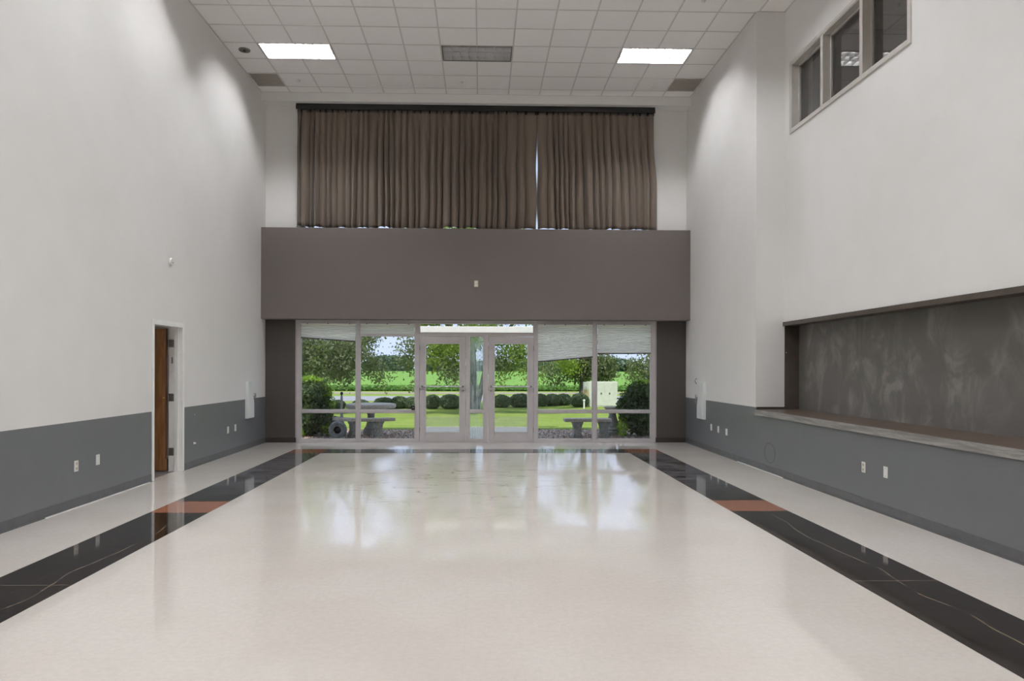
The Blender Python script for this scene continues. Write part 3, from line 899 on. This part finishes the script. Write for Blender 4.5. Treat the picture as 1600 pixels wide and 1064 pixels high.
# ------------------------------------------------------------------ small fittings
def plate(side, y, z, kind, label, wh=(.072, .115)):
    x = XL if side == 'l' else XR; sg = 1 if side == 'l' else -1
    w, h = wh
    p = thing('outlet_plate' if kind == 'duplex' else 'wall_plate', label, 'outlet' if kind == 'duplex' else 'wall plate', (x, y, z))
    a, b = sorted((x, x + sg * .008))
    B('plate', 'plastic_white', p, a, b, y - w / 2, y + w / 2, z - h / 2, z + h / 2, bevel=.002)
    a, b = sorted((x + sg * .0075, x + sg * .011))
    if kind == 'duplex':
        for dz in (-.026, .026):
            s = B('socket', 'plastic_beige', p, a, b, y - .016, y + .016, z + dz - .016, z + dz + .016, bevel=.002)
            a2, b2 = sorted((x + sg * .0105, x + sg * .0118))
            for dy in (-.007, .007): B('slot', 'plastic_dark', s, a2, b2, y + dy - .0022, y + dy + .0022, z + dz - .006, z + dz + .006)
    elif kind == 'blank':
        for dz in (-.04, .04):
            MB().lathe([(.004, 0), (.004, .002)], 8, (x + sg * .008 - (.002 if sg < 0 else 0), y, z + dz), 'x').build('screw', 'steel', p)
    else:
        B('rocker', 'plastic_white', p, a, b, y - .015, y + .015, z - .03, z + .03, bevel=.002)
plate('l', 7.655, .442, 'duplex', 'white duplex outlet on the grey dado, nearest the viewer on the left wall')
plate('l', 8.08, .455, 'blank', 'white blank wall plate just left of the doorway on the left wall')
plate('l', 12.18, .432, 'blank', 'white wall plate on the left dado, the nearer of two by the cabinet')
plate('l', 12.54, .440, 'blank', 'white wall plate on the left dado directly before the cabinet')
plate('r', 12.66, .441, 'blank', 'white wall plate on the right dado, farthest of three beneath the cabinet')
plate('r', 12.28, .433, 'blank', 'white wall plate on the right dado, middle one of three beneath the cabinet')
plate('r', 11.865, .426, 'rocker', 'white wall plate on the right dado, nearest of the three by the cabinet', (.08, .11))
plate('r', 7.572, .432, 'duplex', 'white duplex outlet under the ledge on the right wall')
plate('r', 7.153, .438, 'blank', 'white blank wall plate under the ledge nearest the viewer on the right')
# plate on the band
bp = thing('wall_switch', 'small beige wall sensor plate in the middle of the dark band', 'wall plate', (-.105, YB, 3.154))
B('plate', 'plastic_beige', bp, -.145, -.065, YB - .012, YB, 3.09, 3.218, bevel=.003)
B('button', 'plastic_white', bp, -.125, -.085, YB - .018, YB - .012, 3.16, 3.20, bevel=.002)
B('button', 'plastic_white', bp, -.125, -.085, YB - .018, YB - .012, 3.105, 3.145, bevel=.002)
# round detector high on the left wall
dt = thing('wall_detector', 'small round white detector on the left wall above the door', 'detector', (XL, 9.94, 2.958))
MB().lathe([(.055, 0), (.055, .018), (.045, .03), (.001, .032)], 24, (XL, 9.94, 2.958), 'x').build('housing', 'plastic_white', dt, True)
MB().lathe([(.014, .03), (.012, .036)], 12, (XL, 9.94, 2.945), 'x').build('lens', 'frame_cream', dt)
bm = thing('wall_bumper', 'small white door bumper low on the left dado beyond the doorway', 'door bumper', (XL, 10.756, .357))
MB().lathe([(.02, 0), (.02, .006), (.012, .01), (.012, .03), (.001, .034)], 14, (XL, 10.756, .357), 'x').build('cap', 'plastic_white', bm, True)
an = thing('wall_anchor', 'tiny pale wall anchor high on the left dado beyond the doorway', 'wall anchor', (XL, 10.777, .783))
MB().lathe([(.009, 0), (.008, .004), (.003, .006)], 10, (XL, 10.777, .783), 'x').build('cap', 'frame_cream', an)
an2 = thing('wall_anchor', 'tiny pale wall anchor on the dark end face of the niche', 'wall anchor', (4.60, YC - .006, 1.74))
MB().lathe([(.004, 0), (.008, .004), (.009, .006)], 10, (4.605, YC - .012, 1.74), 'y').build('cap', 'frame_cream', an2)
# round scar of an old fitting on the right dado
rg = thing('wall_ring', 'faint oval patch mark on the grey dado under the ledge corner', 'wall mark', (XR, 10.08, .285))
rv = MB(); n = 28
for r in (.86, 1.0):
    for xx_ in (0,):
        rv.v += [(XR - .0012, 10.08 + .20 * r * math.cos(2 * PI * k / n), .285 + .15 * r * math.sin(2 * PI * k / n)) for k in range(n)]
rv.f = [(k, (k + 1) % n, n + (k + 1) % n, n + k) for k in range(n)]; rv.mi = [0] * n
o = rv.build('patch_edge', 'cove_base', rg)
sol = o.modifiers.new('thick', 'SOLIDIFY'); sol.thickness = .001

def cabinet(side, y0, y1, z0, z1, label):
    sg = 1 if side == 'l' else -1; x = XL if side == 'l' else XR
    def bx(nm, mt, par, d0, d1, *r, **k):
        a, b = sorted((x + sg * d0, x + sg * d1)); return B(nm, mt, par, a, b, *r, **k)
    c = thing('extinguisher_cabinet', label, 'cabinet', (x, y0, z0), 'wall cabinets at the far end')
    bx('body', 'cabinet_white', c, 0, .05, y0, y1, z0, z1, bevel=.003)
    d = bx('door', 'cabinet_white', c, .05, .062, y0 + .006, y1 - .006, z0 + .006, z1 - .006, bevel=.003)
    bx('door_panel', 'housing', d, .062, .065, y0 + .045, y1 - .045, z0 + .05, z1 - .05, bevel=.002)
    zc = (z0 + z1) / 2 + .03
    hx = x + sg * .095
    yh = y1 - .03
    MB().tube([(x + sg * .06, yh, zc - .075), (hx, yh, zc - .075), (hx, yh, zc + .075), (x + sg * .06, yh, zc + .075)], .007, 8).build('handle', 'steel', d)
    bx('latch', 'steel', d, .062, .072, yh - .018, yh + .018, zc - .04, zc + .04)
    return c, x, sg
cabinet('l', 13.06, 13.40, .56, 1.245, 'tall white wall cabinet with metal handle on the left wall')
c, x, sg = cabinet('r', 12.98, 13.34, .555, 1.235, 'tall white wall cabinet with metal handle on the right wall')
br = thing('wall_hook', 'small metal hook on the right wall above the cabinet', 'hook', (XR, 13.52, 1.25))
MB().tube([(XR, 13.52, 1.30), (XR - .03, 13.50, 1.30), (XR - .05, 13.49, 1.26), (XR - .03, 13.48, 1.21), (XR, 13.48, 1.20)], .009, 8).build('hook_wire', 'steel', br)

# ================================================================== outside
GZ = -.12
structure(B('ground_bed', 'mulch', None, -14, 14, 14.46, 18.7, GZ - .3, GZ), 'mulch and gravel bed along the building')
structure(B('ground_walk', 'walk', None, -1.5, 1.3, 14.46, 19.2, GZ - .2, GZ + .03), 'pale concrete walk outside the doors')
def sheet(name, mat, x0, x1, y0, y1, z, nx, ny, amp=0.0, zf=None, label=None):
    m = MB()
    for j in range(ny + 1):
        for i in range(nx + 1):
            xx_, yy_ = x0 + (x1 - x0) * i / nx, y0 + (y1 - y0) * j / ny
            hh = z + (amp * math.sin(xx_ * 1.3 + yy_ * .9) * math.sin(yy_ * .7) if amp else 0) + (zf(xx_, yy_) if zf else 0)
            m.v.append((xx_, yy_, hh))
    for j in range(ny):
        for i in range(nx):
            a = j * (nx + 1) + i; m.f.append((a, a + 1, a + nx + 2, a + nx + 1)); m.mi.append(0)
    o = m.build(name, mat, None, True)
    return structure(o, label)
sheet('ground_lawn', 'lawn', -30, 40, 18.6, 44, GZ, 60, 40, .015, label='mown lawn beyond the mulch bed')
# road running slightly across the view
rd = MB(); rd.v = [(-40, 33.5, GZ + .02), (60, 28.5 + 8, GZ + .02), (60, 42.0, GZ + .02), (-40, 39.5, GZ + .02), (-40, 33.5, GZ - .1), (60, 36.5, GZ - .1), (60, 42, GZ - .1), (-40, 39.5, GZ - .1)]
rd.f = [(0, 1, 2, 3), (4, 7, 6, 5), (0, 4, 5, 1), (1, 5, 6, 2), (2, 6, 7, 3), (3, 7, 4, 0)]; rd.mi = [0] * 6
structure(rd.build('ground_road', 'road'), 'pale road crossing behind the hedge')
sheet('ground_verge', 'lawn', -60, 80, 44, 52, GZ - .01, 10, 2, label='grass verge beyond the road')
structure(B('ground_track', 'track', None, -60, 80, 44.5, 47.0, GZ - .05, GZ + .015), 'pale track at the edge of the field')
sheet('ground_field', 'field', -300, 300, 50, 420, -.02, 60, 60, .03, label='bright green crop field')
structure(B('ground_far', 'field', None, -900, 900, -200, 1500, -1.2, -.5), 'land around the building')

def cards(P, size, rs, up=.0, aspect=.6):
    """rhombic leaves at points P"""
    n = len(P)
    a = rs.normal(size=(n, 3)); a[:, 2] -= up; a /= np.linalg.norm(a, axis=1)[:, None]
    b = rs.normal(size=(n, 3)); b -= a * (a * b).sum(1)[:, None]; b /= np.linalg.norm(b, axis=1)[:, None]
    s = (size * rs.uniform(.6, 1.3, n))[:, None]
    q = np.stack([P - a * s, P + b * s * aspect, P + a * s, P - b * s * aspect], 1)
    return q.reshape(-1, 3)
def blob_pts(c, r, n, rs, shell=.0):
    d = rs.normal(size=(n, 3)); d /= np.linalg.norm(d, axis=1)[:, None]
    k = rs.uniform(shell ** 3, 1, n) ** (1 / 3)
    return np.array(c) + d * k[:, None] * np.array(r)

def tree(label, trunk, branches, crowns, group='trees on the lawn'):
    """trunk: list of (pts, radii); crowns: list of (mat, leaf size, count, blobs)"""
    base = trunk[0][0][0]
    t = thing('tree', label, 'tree', base, group)
    for pts, rad in trunk: MB().tube(pts, rad, 12).build('trunk', 'bark', t, True)
    m = MB()
    for pts, rad in branches: m.tube(pts, rad, 6)
    if branches: m.build('branches', 'bark', t, True)['kind'] = 'stuff'
    for mat, size, dens, blobs in crowns:
        allv = []
        for (c, r) in blobs:
            vol = r[0] * r[1] * r[2] * 4.2
            n = int(dens * vol * 2.7)
            # leaves sit in drooping sprays
            k = max(8, n // 34)
            ctr = blob_pts(c, r, k, rng, .25)
            idx = rng.integers(0, k, n)
            P = ctr[idx] + rng.normal(size=(n, 3)) * np.array([.17, .17, .13])
            P[:, 2] -= np.abs(rng.normal(size=n)) * .12
            P[:, 2] = np.maximum(P[:, 2], .25)
            allv.append(cards(P, size, rng, up=.6))
        fast_mesh('foliage', np.concatenate(allv), 4, mat, t)
    return t
LIM = GZ + .02
# left olive tree filling the far left pane, boughs hanging low
tree('dense olive green tree seen through the far left pane', [([(-8.4, 26.5, GZ), (-8.3, 26.5, 1.5), (-8.3, 26.4, 4.2), (-8.1, 26.4, 6.5)], [.24, .2, .15, .06])],
     [([(-8.3, 26.5, 2.4), (-6.8, 25.6, 3.2), (-5.4, 25, 2.6)], [.09, .06, .02]), ([(-8.3, 26.4, 2.8), (-7.2, 25.2, 3.4), (-5.9, 24.8, 2.2)], [.08, .05, .02]), ([(-8.2, 26.4, 3.8), (-6.9, 27, 5), (-6.2, 27.4, 5.4)], [.07, .05, .02])],
     [('leaf_olive', .052, 820, [((-6.2, 25.0, 2.0), (.95, .9, .78)), ((-5.2, 24.8, 1.85), (.85, .9, .72)), ((-4.7, 24.8, 2.1), (.5, .8, .6))]),
      ('leaf_olive', .055, 240, [((-7.3, 25.3, 2.2), (.9, 1.0, .9)), ((-5.2, 24.6, 1.2), (.9, .6, .25))]),
      ('leaf_green', .07, 60, [((-7.6, 26.5, 4.8), (2.2, 2.0, 1.9)), ((-5.9, 25.2, 3.1), (1.4, 1.0, .6))])])
# middle tree with the pale double trunk in front of the doors
tree('tree with a pale double trunk and low boughs in front of the doors', [([(-.42, 28.2, GZ), (-.36, 28.2, 1.0), (-.40, 28.2, 2.6), (-.2, 28.2, 5.0), (-.1, 28.2, 7.2)], [.24, .19, .17, .12, .05]),
      ([(-.20, 28.1, GZ), (.02, 28.1, .8), (.28, 28.0, 2.0), (.6, 27.9, 3.6)], [.13, .11, .09, .05])],
     [([(-.4, 28.2, 2.4), (-1.6, 26.5, 3.4), (-2.6, 25, 2.6)], [.09, .06, .02]), ([(.3, 28, 2.2), (1.4, 26.6, 3.4), (2.2, 25.4, 3.0)], [.08, .06, .02]),
      ([(-.3, 28.2, 3.4), (.4, 25.6, 4.4), (.6, 24, 4.2)], [.09, .06, .02]), ([(-.38, 28.2, 2.8), (-1.4, 25.6, 2.2), (-2.0, 24.2, 1.7)], [.05, .03, .01])],
     [('leaf_green', .05, 640, [((-1.45, 24.6, 2.2), (.75, .8, .62)), ((-.9, 24.6, 2.35), (.7, .8, .5))]),
      ('leaf_green', .05, 360, [((.85, 24.8, 2.15), (.75, .8, .55)), ((1.35, 24.6, 2.1), (.5, .6, .6)), ((-.1, 24.6, 2.8), (.9, 1.0, .45)), ((1.7, 24.6, 1.5), (.28, .5, .55)), ((.75, 24.6, 1.3), (.3, .4, .25))]),
      ('leaf_olive', .05, 700, [((-1.0, 24.3, 1.5), (.42, .6, .42))]),
      ('leaf_olive', .05, 480, [((-2.45, 24.6, 2.2), (.38, .7, .62)), ((-2.3, 24.5, 1.35), (.17, .4, .6)), ((-2.85, 24.6, 1.8), (.22, .4, .3)), ((.6, 24.6, 1.75), (.45, .6, .35)), ((2.2, 24.6, 1.7), (.3, .4, .35))]),
      ('leaf_green', .075, 45, [((-.2, 27.0, 5.4), (3.6, 3.0, 2.1)), ((-.2, 26, 3.7), (3.2, 2.4, .8))])])
# young tree behind the frame between the first two panes
tree('tree with small dark leaves hanging in the left part of the second pane', [([(-5.02, 29.0, GZ), (-5.02, 29, 2.0), (-5.0, 29, 5.0)], [.075, .065, .03])],
     [([(-5.02, 29, 2.4), (-4.7, 27.8, 3.2), (-4.4, 26.6, 3.0)], [.05, .03, .012])],
     [('leaf_olive', .05, 520, [((-4.35, 26.2, 2.15), (.42, .7, .7)), ((-3.95, 26.2, 1.6), (.5, .6, .38)), ((-3.65, 26.2, 1.25), (.32, .5, .28)), ((-4.2, 26.2, 2.75), (.5, .8, .3))]),
      ('leaf_green', .07, 45, [((-4.9, 29.4, 4.3), (1.2, 1.0, 1.2))])])
# right-hand tree with lime front growth and weeping olive boughs
tree('dark trunked tree with weeping olive boughs beside the pale cabinet', [([(4.52, 31.6, GZ), (4.55, 31.6, 1.6), (4.6, 31.6, 3.5), (4.8, 31.6, 5.5)], [.17, .14, .12, .05])],
     [([(4.55, 31.6, 1.7), (5.2, 31.4, 2.7), (5.5, 31.3, 2.2)], [.07, .05, .02]), ([(4.55, 31.6, 1.8), (3.9, 31, 2.6), (3.3, 30.9, 2.0)], [.07, .05, .02])],
     [('leaf_olive', .06, 620, [((4.3, 31.6, 1.55), (.85, .7, .55)), ((5.15, 31.6, 1.7), (.85, .7, .72)), ((3.3, 31.6, 1.2), (.42, .5, .35)), ((5.5, 31.5, 1.15), (.4, .5, .35))]),
      ('leaf_lime', .055, 620, [((3.75, 30.6, 1.7), (.42, .45, .42)), ((3.55, 30.7, 2.0), (.42, .45, .35))]),
      ('leaf_green', .08, 45, [((4.5, 31.8, 3.9), (1.5, 1.5, 1.5))])])
tree('broad olive green tree behind the far right pane', [([(8.3, 28.2, GZ), (8.25, 28.2, 1.8), (8.2, 28.2, 4.5), (8.2, 28.2, 6)], [.2, .17, .12, .05])],
     [([(8.25, 28.2, 1.9), (7.6, 28, 2.8), (6.9, 27.8, 2.2)], [.08, .05, .02]), ([(8.25, 28.2, 2.4), (8.8, 28, 3.5), (9.2, 28, 3)], [.08, .05, .02])],
     [('leaf_olive', .055, 620, [((6.7, 27.0, 1.6), (.7, .7, .72)), ((6.0, 26.8, 1.3), (.5, .5, .36)), ((5.75, 26.9, 1.75), (.3, .4, .25)), ((7.3, 27.8, 2.2), (.5, .6, .4))]),
      ('leaf_green', .07, 160, [((8.2, 28.0, 2.4), (1.0, 1.0, .9)), ((8.1, 28.2, 4.4), (1.9, 1.8, 1.7))])])

# far tree line beyond the field
far_specs = [(-118, 330, 30, 13), (-75, 350, 26, 10), (-45, 345, 20, 12), (-20, 350, 18, 9), (5, 350, 20, 8), (30, 345, 22, 10), (62, 350, 26, 11), (98, 340, 26, 14), (135, 335, 24, 13)]
names_ = ['far left', 'left', 'second pane', 'left of centre', 'left door', 'right door', 'third pane', 'fourth pane', 'far right']
for k, (x, y, w, h) in enumerate(far_specs):
    t = thing('distant_woods', 'distant blue green wood on the horizon behind the %s' % names_[k], 'trees', (x, y, 0), 'woods on the horizon')
    m = MB(); m.tube([(x, y, -1), (x, y, h * .6)], [.6, .3], 8); m.build('trunk', 'bark', t)
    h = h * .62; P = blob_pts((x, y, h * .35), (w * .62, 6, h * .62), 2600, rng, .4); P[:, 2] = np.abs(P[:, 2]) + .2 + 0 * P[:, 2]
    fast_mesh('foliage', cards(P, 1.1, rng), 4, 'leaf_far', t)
# crop edge standing along the field
P = np.stack([rng.uniform(-34, 40, 42000), 50 + np.abs(rng.normal(0, 1.6, 42000)), rng.uniform(-.1, .22, 42000)], 1)
co = fast_mesh('crop_edge', cards(P, .09, rng), 4, 'leaf_crop'); tag(co, 'dense leafy edge of the green crop field beyond the road', 'crop')

# hedge bushes: solid lumpy core under a leaf skin
hb = [(-5.55, 27.6, .30, .36), (-4.75, 28.1, .34, .35), (-3.85, 28.2, .42, .44), (-3.25, 28.3, .36, .48), (-2.72, 28.2, .34, .46), (-1.95, 28.3, .34, .54), (-1.22, 28.2, .47, .56),
      (.82, 29.0, .40, .52), (1.62, 29.3, .48, .56), (2.5, 30.2, .36, .52), (3.08, 30.6, .38, .50), (3.58, 30.8, .36, .50), (4.12, 29.6, .40, .56)]
hl = ['round clipped bush just right of the dark shrub, farthest left of the hedge', 'low clipped bush partly behind the stone table top, left end', 'clipped bush rising behind the stone table top', 'clipped bush behind the right end of the stone table top',
      'clipped bush nearest the left door frame', 'round bush at the left edge of the left door glass', 'large round bush in the middle of the left door glass', 'round bush at the left side of the right door glass',
      'loose round bush at the right side of the right door glass', 'round bush just right of the right door frame', 'left one of the touching round bushes in the third pane', 'right one of the touching round bushes in the third pane', 'neat round bush standing left of the dark tree trunk']
for (x, y, r, h), lb in zip(hb, hl):
    b = thing('hedge_bush', lb, 'bush', (x, y, GZ), 'clipped bushes along the lawn')
    zc = GZ + h * .48
    m = MB(); m.lathe([(r * .5, GZ - .02), (r * .84, GZ + .1), (r * .88, zc), (r * .7, GZ + h * .78), (r * .3, GZ + h * .9)], 16, (x, y, 0))
    m.build('core', 'leaf_shrub', b, True)
    P = blob_pts((x, y, zc), (r, r, h * .54), 3000, rng, .86); P[:, 2] = np.maximum(P[:, 2], GZ + .03)
    fast_mesh('leaves', cards(P, .035, rng, aspect=.7), 4, 'leaf_hedge', b)

# big dark shrubs either side
def shrub(label, blobs, tips, base):
    b = thing('large_shrub', label, 'shrub', base, 'large dark shrubs by the building')
    m = MB()
    for k in range(7):
        a = k * .9; m.tube([(base[0] + .1 * math.cos(a), base[1] + .1 * math.sin(a), GZ), (base[0] + .35 * math.cos(a), base[1] + .35 * math.sin(a), GZ + .5), (base[0] + .5 * math.cos(a), base[1] + .45 * math.sin(a), GZ + 1.0)], [.025, .018, .006], 6)
    m.build('stems', 'bark', b)['kind'] = 'stuff'
    m = MB()
    for c, r in blobs: m.lathe([(r[0] * .3, c[2] - r[2] * .7), (r[0] * .72, c[2] - r[2] * .3), (r[0] * .74, c[2] + r[2] * .2), (r[0] * .35, c[2] + r[2] * .7)], 14, (c[0], c[1], 0), sy=r[1] / r[0])
    m.build('inner_growth', 'leaf_shrub', b, True)
    P = np.concatenate([blob_pts(c, r, int(5200 * r[0] * r[2] / .4), rng, .7) for c, r in blobs]); P[:, 2] = np.maximum(P[:, 2], GZ + .05)
    P += rng.normal(size=P.shape) * .03
    fast_mesh('leaves', cards(P, .04, rng), 4, 'leaf_shrub', b)
    P = np.concatenate([blob_pts(c, r, n, rng, .3) for c, r, n in tips]); P[:, 2] = np.maximum(P[:, 2], GZ + .05)
    fast_mesh('new_growth', cards(P, .038, rng), 4, 'leaf_tips', b)
shrub('large dark shrub with lime tips at the left end of the glazing', [((-4.15, 16.9, .45), (.58, .6, .55)), ((-3.95, 16.8, .85), (.38, .4, .36)), ((-4.3, 17, .8), (.5, .5, .42)), ((-3.72, 16.8, .35), (.24, .3, .42))],
      [((-3.72, 16.8, .92), (.2, .2, .22), 380), ((-3.98, 16.8, 1.2), (.25, .2, .12), 260), ((-3.55, 16.8, .62), (.12, .15, .35), 160), ((-3.6, 16.7, .1), (.15, .2, .18), 120), ((-4.15, 16.4, .0), (.1, .1, .12), 60)], (-4.1, 16.9, GZ))
shrub('large dark shrub at the right end of the glazing', [((3.85, 16.9, .45), (.55, .6, .56)), ((3.95, 16.9, .85), (.48, .5, .42)), ((3.52, 16.8, .60), (.28, .3, .34)), ((4.2, 17, .6), (.5, .5, .6))],
      [((3.35, 16.7, .1), (.14, .2, .25), 200), ((3.75, 16.6, 1.2), (.25, .2, .08), 60)], (3.9, 16.9, GZ))

# concrete garden furniture
tb = thing('stone_table', 'round weathered concrete table on a pedestal outside the second pane', 'table', (-2.66, 17.2, GZ))
MB().lathe([(.54, .52), (.585, .53), (.60, .56), (.60, .60), (.585, .625), (.56, .632)], 40, (-2.66, 17.2, 0)).build('tabletop', 'concrete', tb, True)
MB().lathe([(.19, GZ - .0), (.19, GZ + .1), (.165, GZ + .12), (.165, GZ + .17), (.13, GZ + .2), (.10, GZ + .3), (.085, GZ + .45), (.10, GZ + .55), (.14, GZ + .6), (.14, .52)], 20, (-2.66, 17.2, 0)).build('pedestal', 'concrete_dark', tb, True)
def curved_bench(name, label, cx, cy, r0, r1, a0, a1, zt, legs, group='concrete benches'):
    b = thing(name, label, 'bench', (cx + (r0 + r1) / 2 * math.cos((a0 + a1) / 2), cy + (r0 + r1) / 2 * math.sin((a0 + a1) / 2), GZ), group)
    m = MB(); n = 18; th = .07
    for k in range(n + 1):
        a = a0 + (a1 - a0) * k / n
        for r, z in ((r0, zt - th), (r1, zt - th), (r1 + .01, zt - th * .5), (r1, zt), (r0, zt), (r0 - .01, zt - th * .5)):
            m.v.append((cx + r * math.cos(a), cy + r * math.sin(a), z))
    for k in range(n):
        for q in range(6): m.f.append((k * 6 + q, (k + 1) * 6 + q, (k + 1) * 6 + (q + 1) % 6, k * 6 + (q + 1) % 6)); m.mi.append(0)
    m.f += [(5, 4, 3, 2, 1, 0), tuple(n * 6 + q for q in range(6))]; m.mi += [0, 0]
    m.build('seat', 'concrete', b, True)
    for a in legs:
        x, y = cx + (r0 + r1) / 2 * math.cos(a), cy + (r0 + r1) / 2 * math.sin(a)
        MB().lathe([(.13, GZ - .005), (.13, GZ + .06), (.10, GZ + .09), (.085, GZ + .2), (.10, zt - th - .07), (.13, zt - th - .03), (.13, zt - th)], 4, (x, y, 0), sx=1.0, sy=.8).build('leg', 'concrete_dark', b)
curved_bench('garden_bench', 'curved concrete bench in front of the round stone table', -2.66, 17.35, .82, 1.08, math.radians(222), math.radians(308), .335, (math.radians(252), math.radians(288)))
curved_bench('garden_bench', 'curved concrete bench at the left of the stone table, half behind the frame', -2.66, 17.35, .82, 1.08, math.radians(192), math.radians(216), .335, (math.radians(197), math.radians(211)))
bn = thing('garden_bench', 'straight concrete bench outside the panes right of the doors', 'bench', (2.45, 16.5, GZ), 'concrete benches')
MB().box(1.93, 3.02, 16.32, 16.68, .255, .33).build('seat', 'concrete', bn, bevel=.015)
for x in (2.24, 2.86):
    m = MB(); z0, z1 = GZ - .005, .256
    prof = [(.11, z0), (.11, z0 + .06), (.085, z0 + .1), (.08, z0 + .2), (.10, z1 - .08), (.125, z1 - .03), (.125, z1)]
    for w, z in prof: m.v += [(x - w, 16.36, z), (x + w, 16.36, z), (x + w, 16.64, z), (x - w, 16.64, z)]
    for k in range(len(prof) - 1):
        for q in range(4): m.f.append((k * 4 + q, k * 4 + (q + 1) % 4, k * 4 + 4 + (q + 1) % 4, k * 4 + 4 + q)); m.mi.append(0)
    m.f += [(3, 2, 1, 0), tuple(len(prof) * 4 - 4 + q for q in range(4))]; m.mi += [0, 0]
    m.build('leg', 'concrete_dark', bn)
bb = thing('bird_bath', 'grey concrete pedestal basin beside the dark shrub on the right', 'bird bath', (3.18, 17.1, GZ))
MB().lathe([(.21, GZ - .005), (.21, GZ + .09), (.18, GZ + .11), (.19, GZ + .16), (.15, GZ + .19), (.155, GZ + .28), (.12, GZ + .38), (.085, GZ + .5), (.10, GZ + .58)], 18, (3.18, 17.1, 0)).build('pedestal', 'concrete_dark', bb, True)
MB().lathe([(.08, GZ + .58), (.17, GZ + .62), (.21, GZ + .67), (.21, GZ + .69), (.17, GZ + .675), (.05, GZ + .65)], 24, (3.18, 17.1, 0)).build('basin', 'concrete', bb, True)
wh = thing('stone_ring', 'round grey stone ring with a hole standing on edge left of the table', 'garden ornament', (-3.28, 16.25, GZ))
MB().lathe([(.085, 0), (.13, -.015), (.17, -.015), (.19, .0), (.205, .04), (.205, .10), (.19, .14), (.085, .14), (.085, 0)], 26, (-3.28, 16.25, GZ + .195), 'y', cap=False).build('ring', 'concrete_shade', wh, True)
MB().lathe([(.084, .05), (.05, .02), (.045, .012)], 20, (-3.28, 16.25, GZ + .195), 'y').build('dark_hole', 'black', wh, True)  # black insert paints the shade inside the ring's hole
B('foot', 'concrete_dark', wh, -3.46, -3.10, 16.24, 16.40, GZ - .01, GZ + .04, bevel=.01)
gp = thing('garden_post', 'thin dark post with a pointed foot behind the stone ring', 'post', (-3.25, 16.60, GZ))
MB().lathe([(.11, GZ), (.11, GZ + .06), (.06, GZ + .3), (.055, GZ + .4), (.035, GZ + .5), (.03, GZ + .68), (.028, GZ + .9), (.02, GZ + .99)], 12, (-3.25, 16.60, 0)).build('shaft', 'concrete_dark', gp, True)
MB().lathe([(.02, GZ + .985), (.034, GZ + 1.0), (.03, GZ + 1.04), (.01, GZ + 1.06)], 10, (-3.25, 16.60, 0)).build('finial', 'black', gp, True)
# mulch chips
n = 9000
P = np.stack([rng.uniform(-5.2, 5.0, n), 14.9 + 3.7 * rng.uniform(0, 1, n), rng.uniform(GZ, GZ + .02, n)], 1)
P = P[((P[:, 0] < -1.5) | (P[:, 0] > 1.3)) & (P[:, 2] < 9)]
ch = fast_mesh('mulch_chips', cards(P, .028, rng), 4, 'chip'); tag(ch, 'wood chips and dry leaves scattered over the bed', 'mulch')
# fallen twigs on the bed at right
# utility cabinet
ub = thing('utility_cabinet', 'pale green utility cabinet standing beyond the bushes', 'utility box', (4.9, 29.6, GZ))
B('cabinet_body', 'box_green', ub, 4.50, 5.72, 29.6, 30.1, GZ, .94, bevel=.01)
B('cabinet_door', 'box_green', ub, 4.66, 5.17, 29.585, 29.6, GZ + .06, .90, bevel=.004)
B('cabinet_door', 'box_green', ub, 5.19, 5.69, 29.585, 29.6, GZ + .06, .90, bevel=.004)
for x in (5.0, 5.35): B('latch', 'trim_dark', ub, x, x + .05, 29.57, 29.585, .42, .48)
B('side_unit', 'box_tan', ub, 4.32, 4.50, 29.62, 30.05, GZ, .60, bevel=.01)
B('side_unit_top', 'box_green', ub, 4.32, 4.50, 29.62, 30.05, .60, .92, bevel=.01)
wp = thing('marker_post', 'short white marker post left of the utility cabinet', 'post', (4.14, 28.4, GZ))
MB().tube([(4.12, 28.3, GZ), (4.12, 28.3, GZ + .30)], .035, 10).build('post', 'plastic_white', wp)
MB().lathe([(.05, GZ + .30), (.05, GZ + .36), (.02, GZ + .38)], 12, (4.12, 28.3, 0)).build('cap', 'plastic_white', wp, True)
# white entry beam just outside the doors
eb = thing('entry_beam', 'white horizontal beam outside above the entrance doors', 'beam', (-.1, 17.9, 2.46))
B('beam', 'white_paint', eb, -1.68, 1.43, 17.85, 17.95, 2.375, 2.545, bevel=.006)
for x in (-1.64, 1.325): B('post', 'white_paint', eb, x, x + .055, 17.87, 17.93, GZ, 2.375)
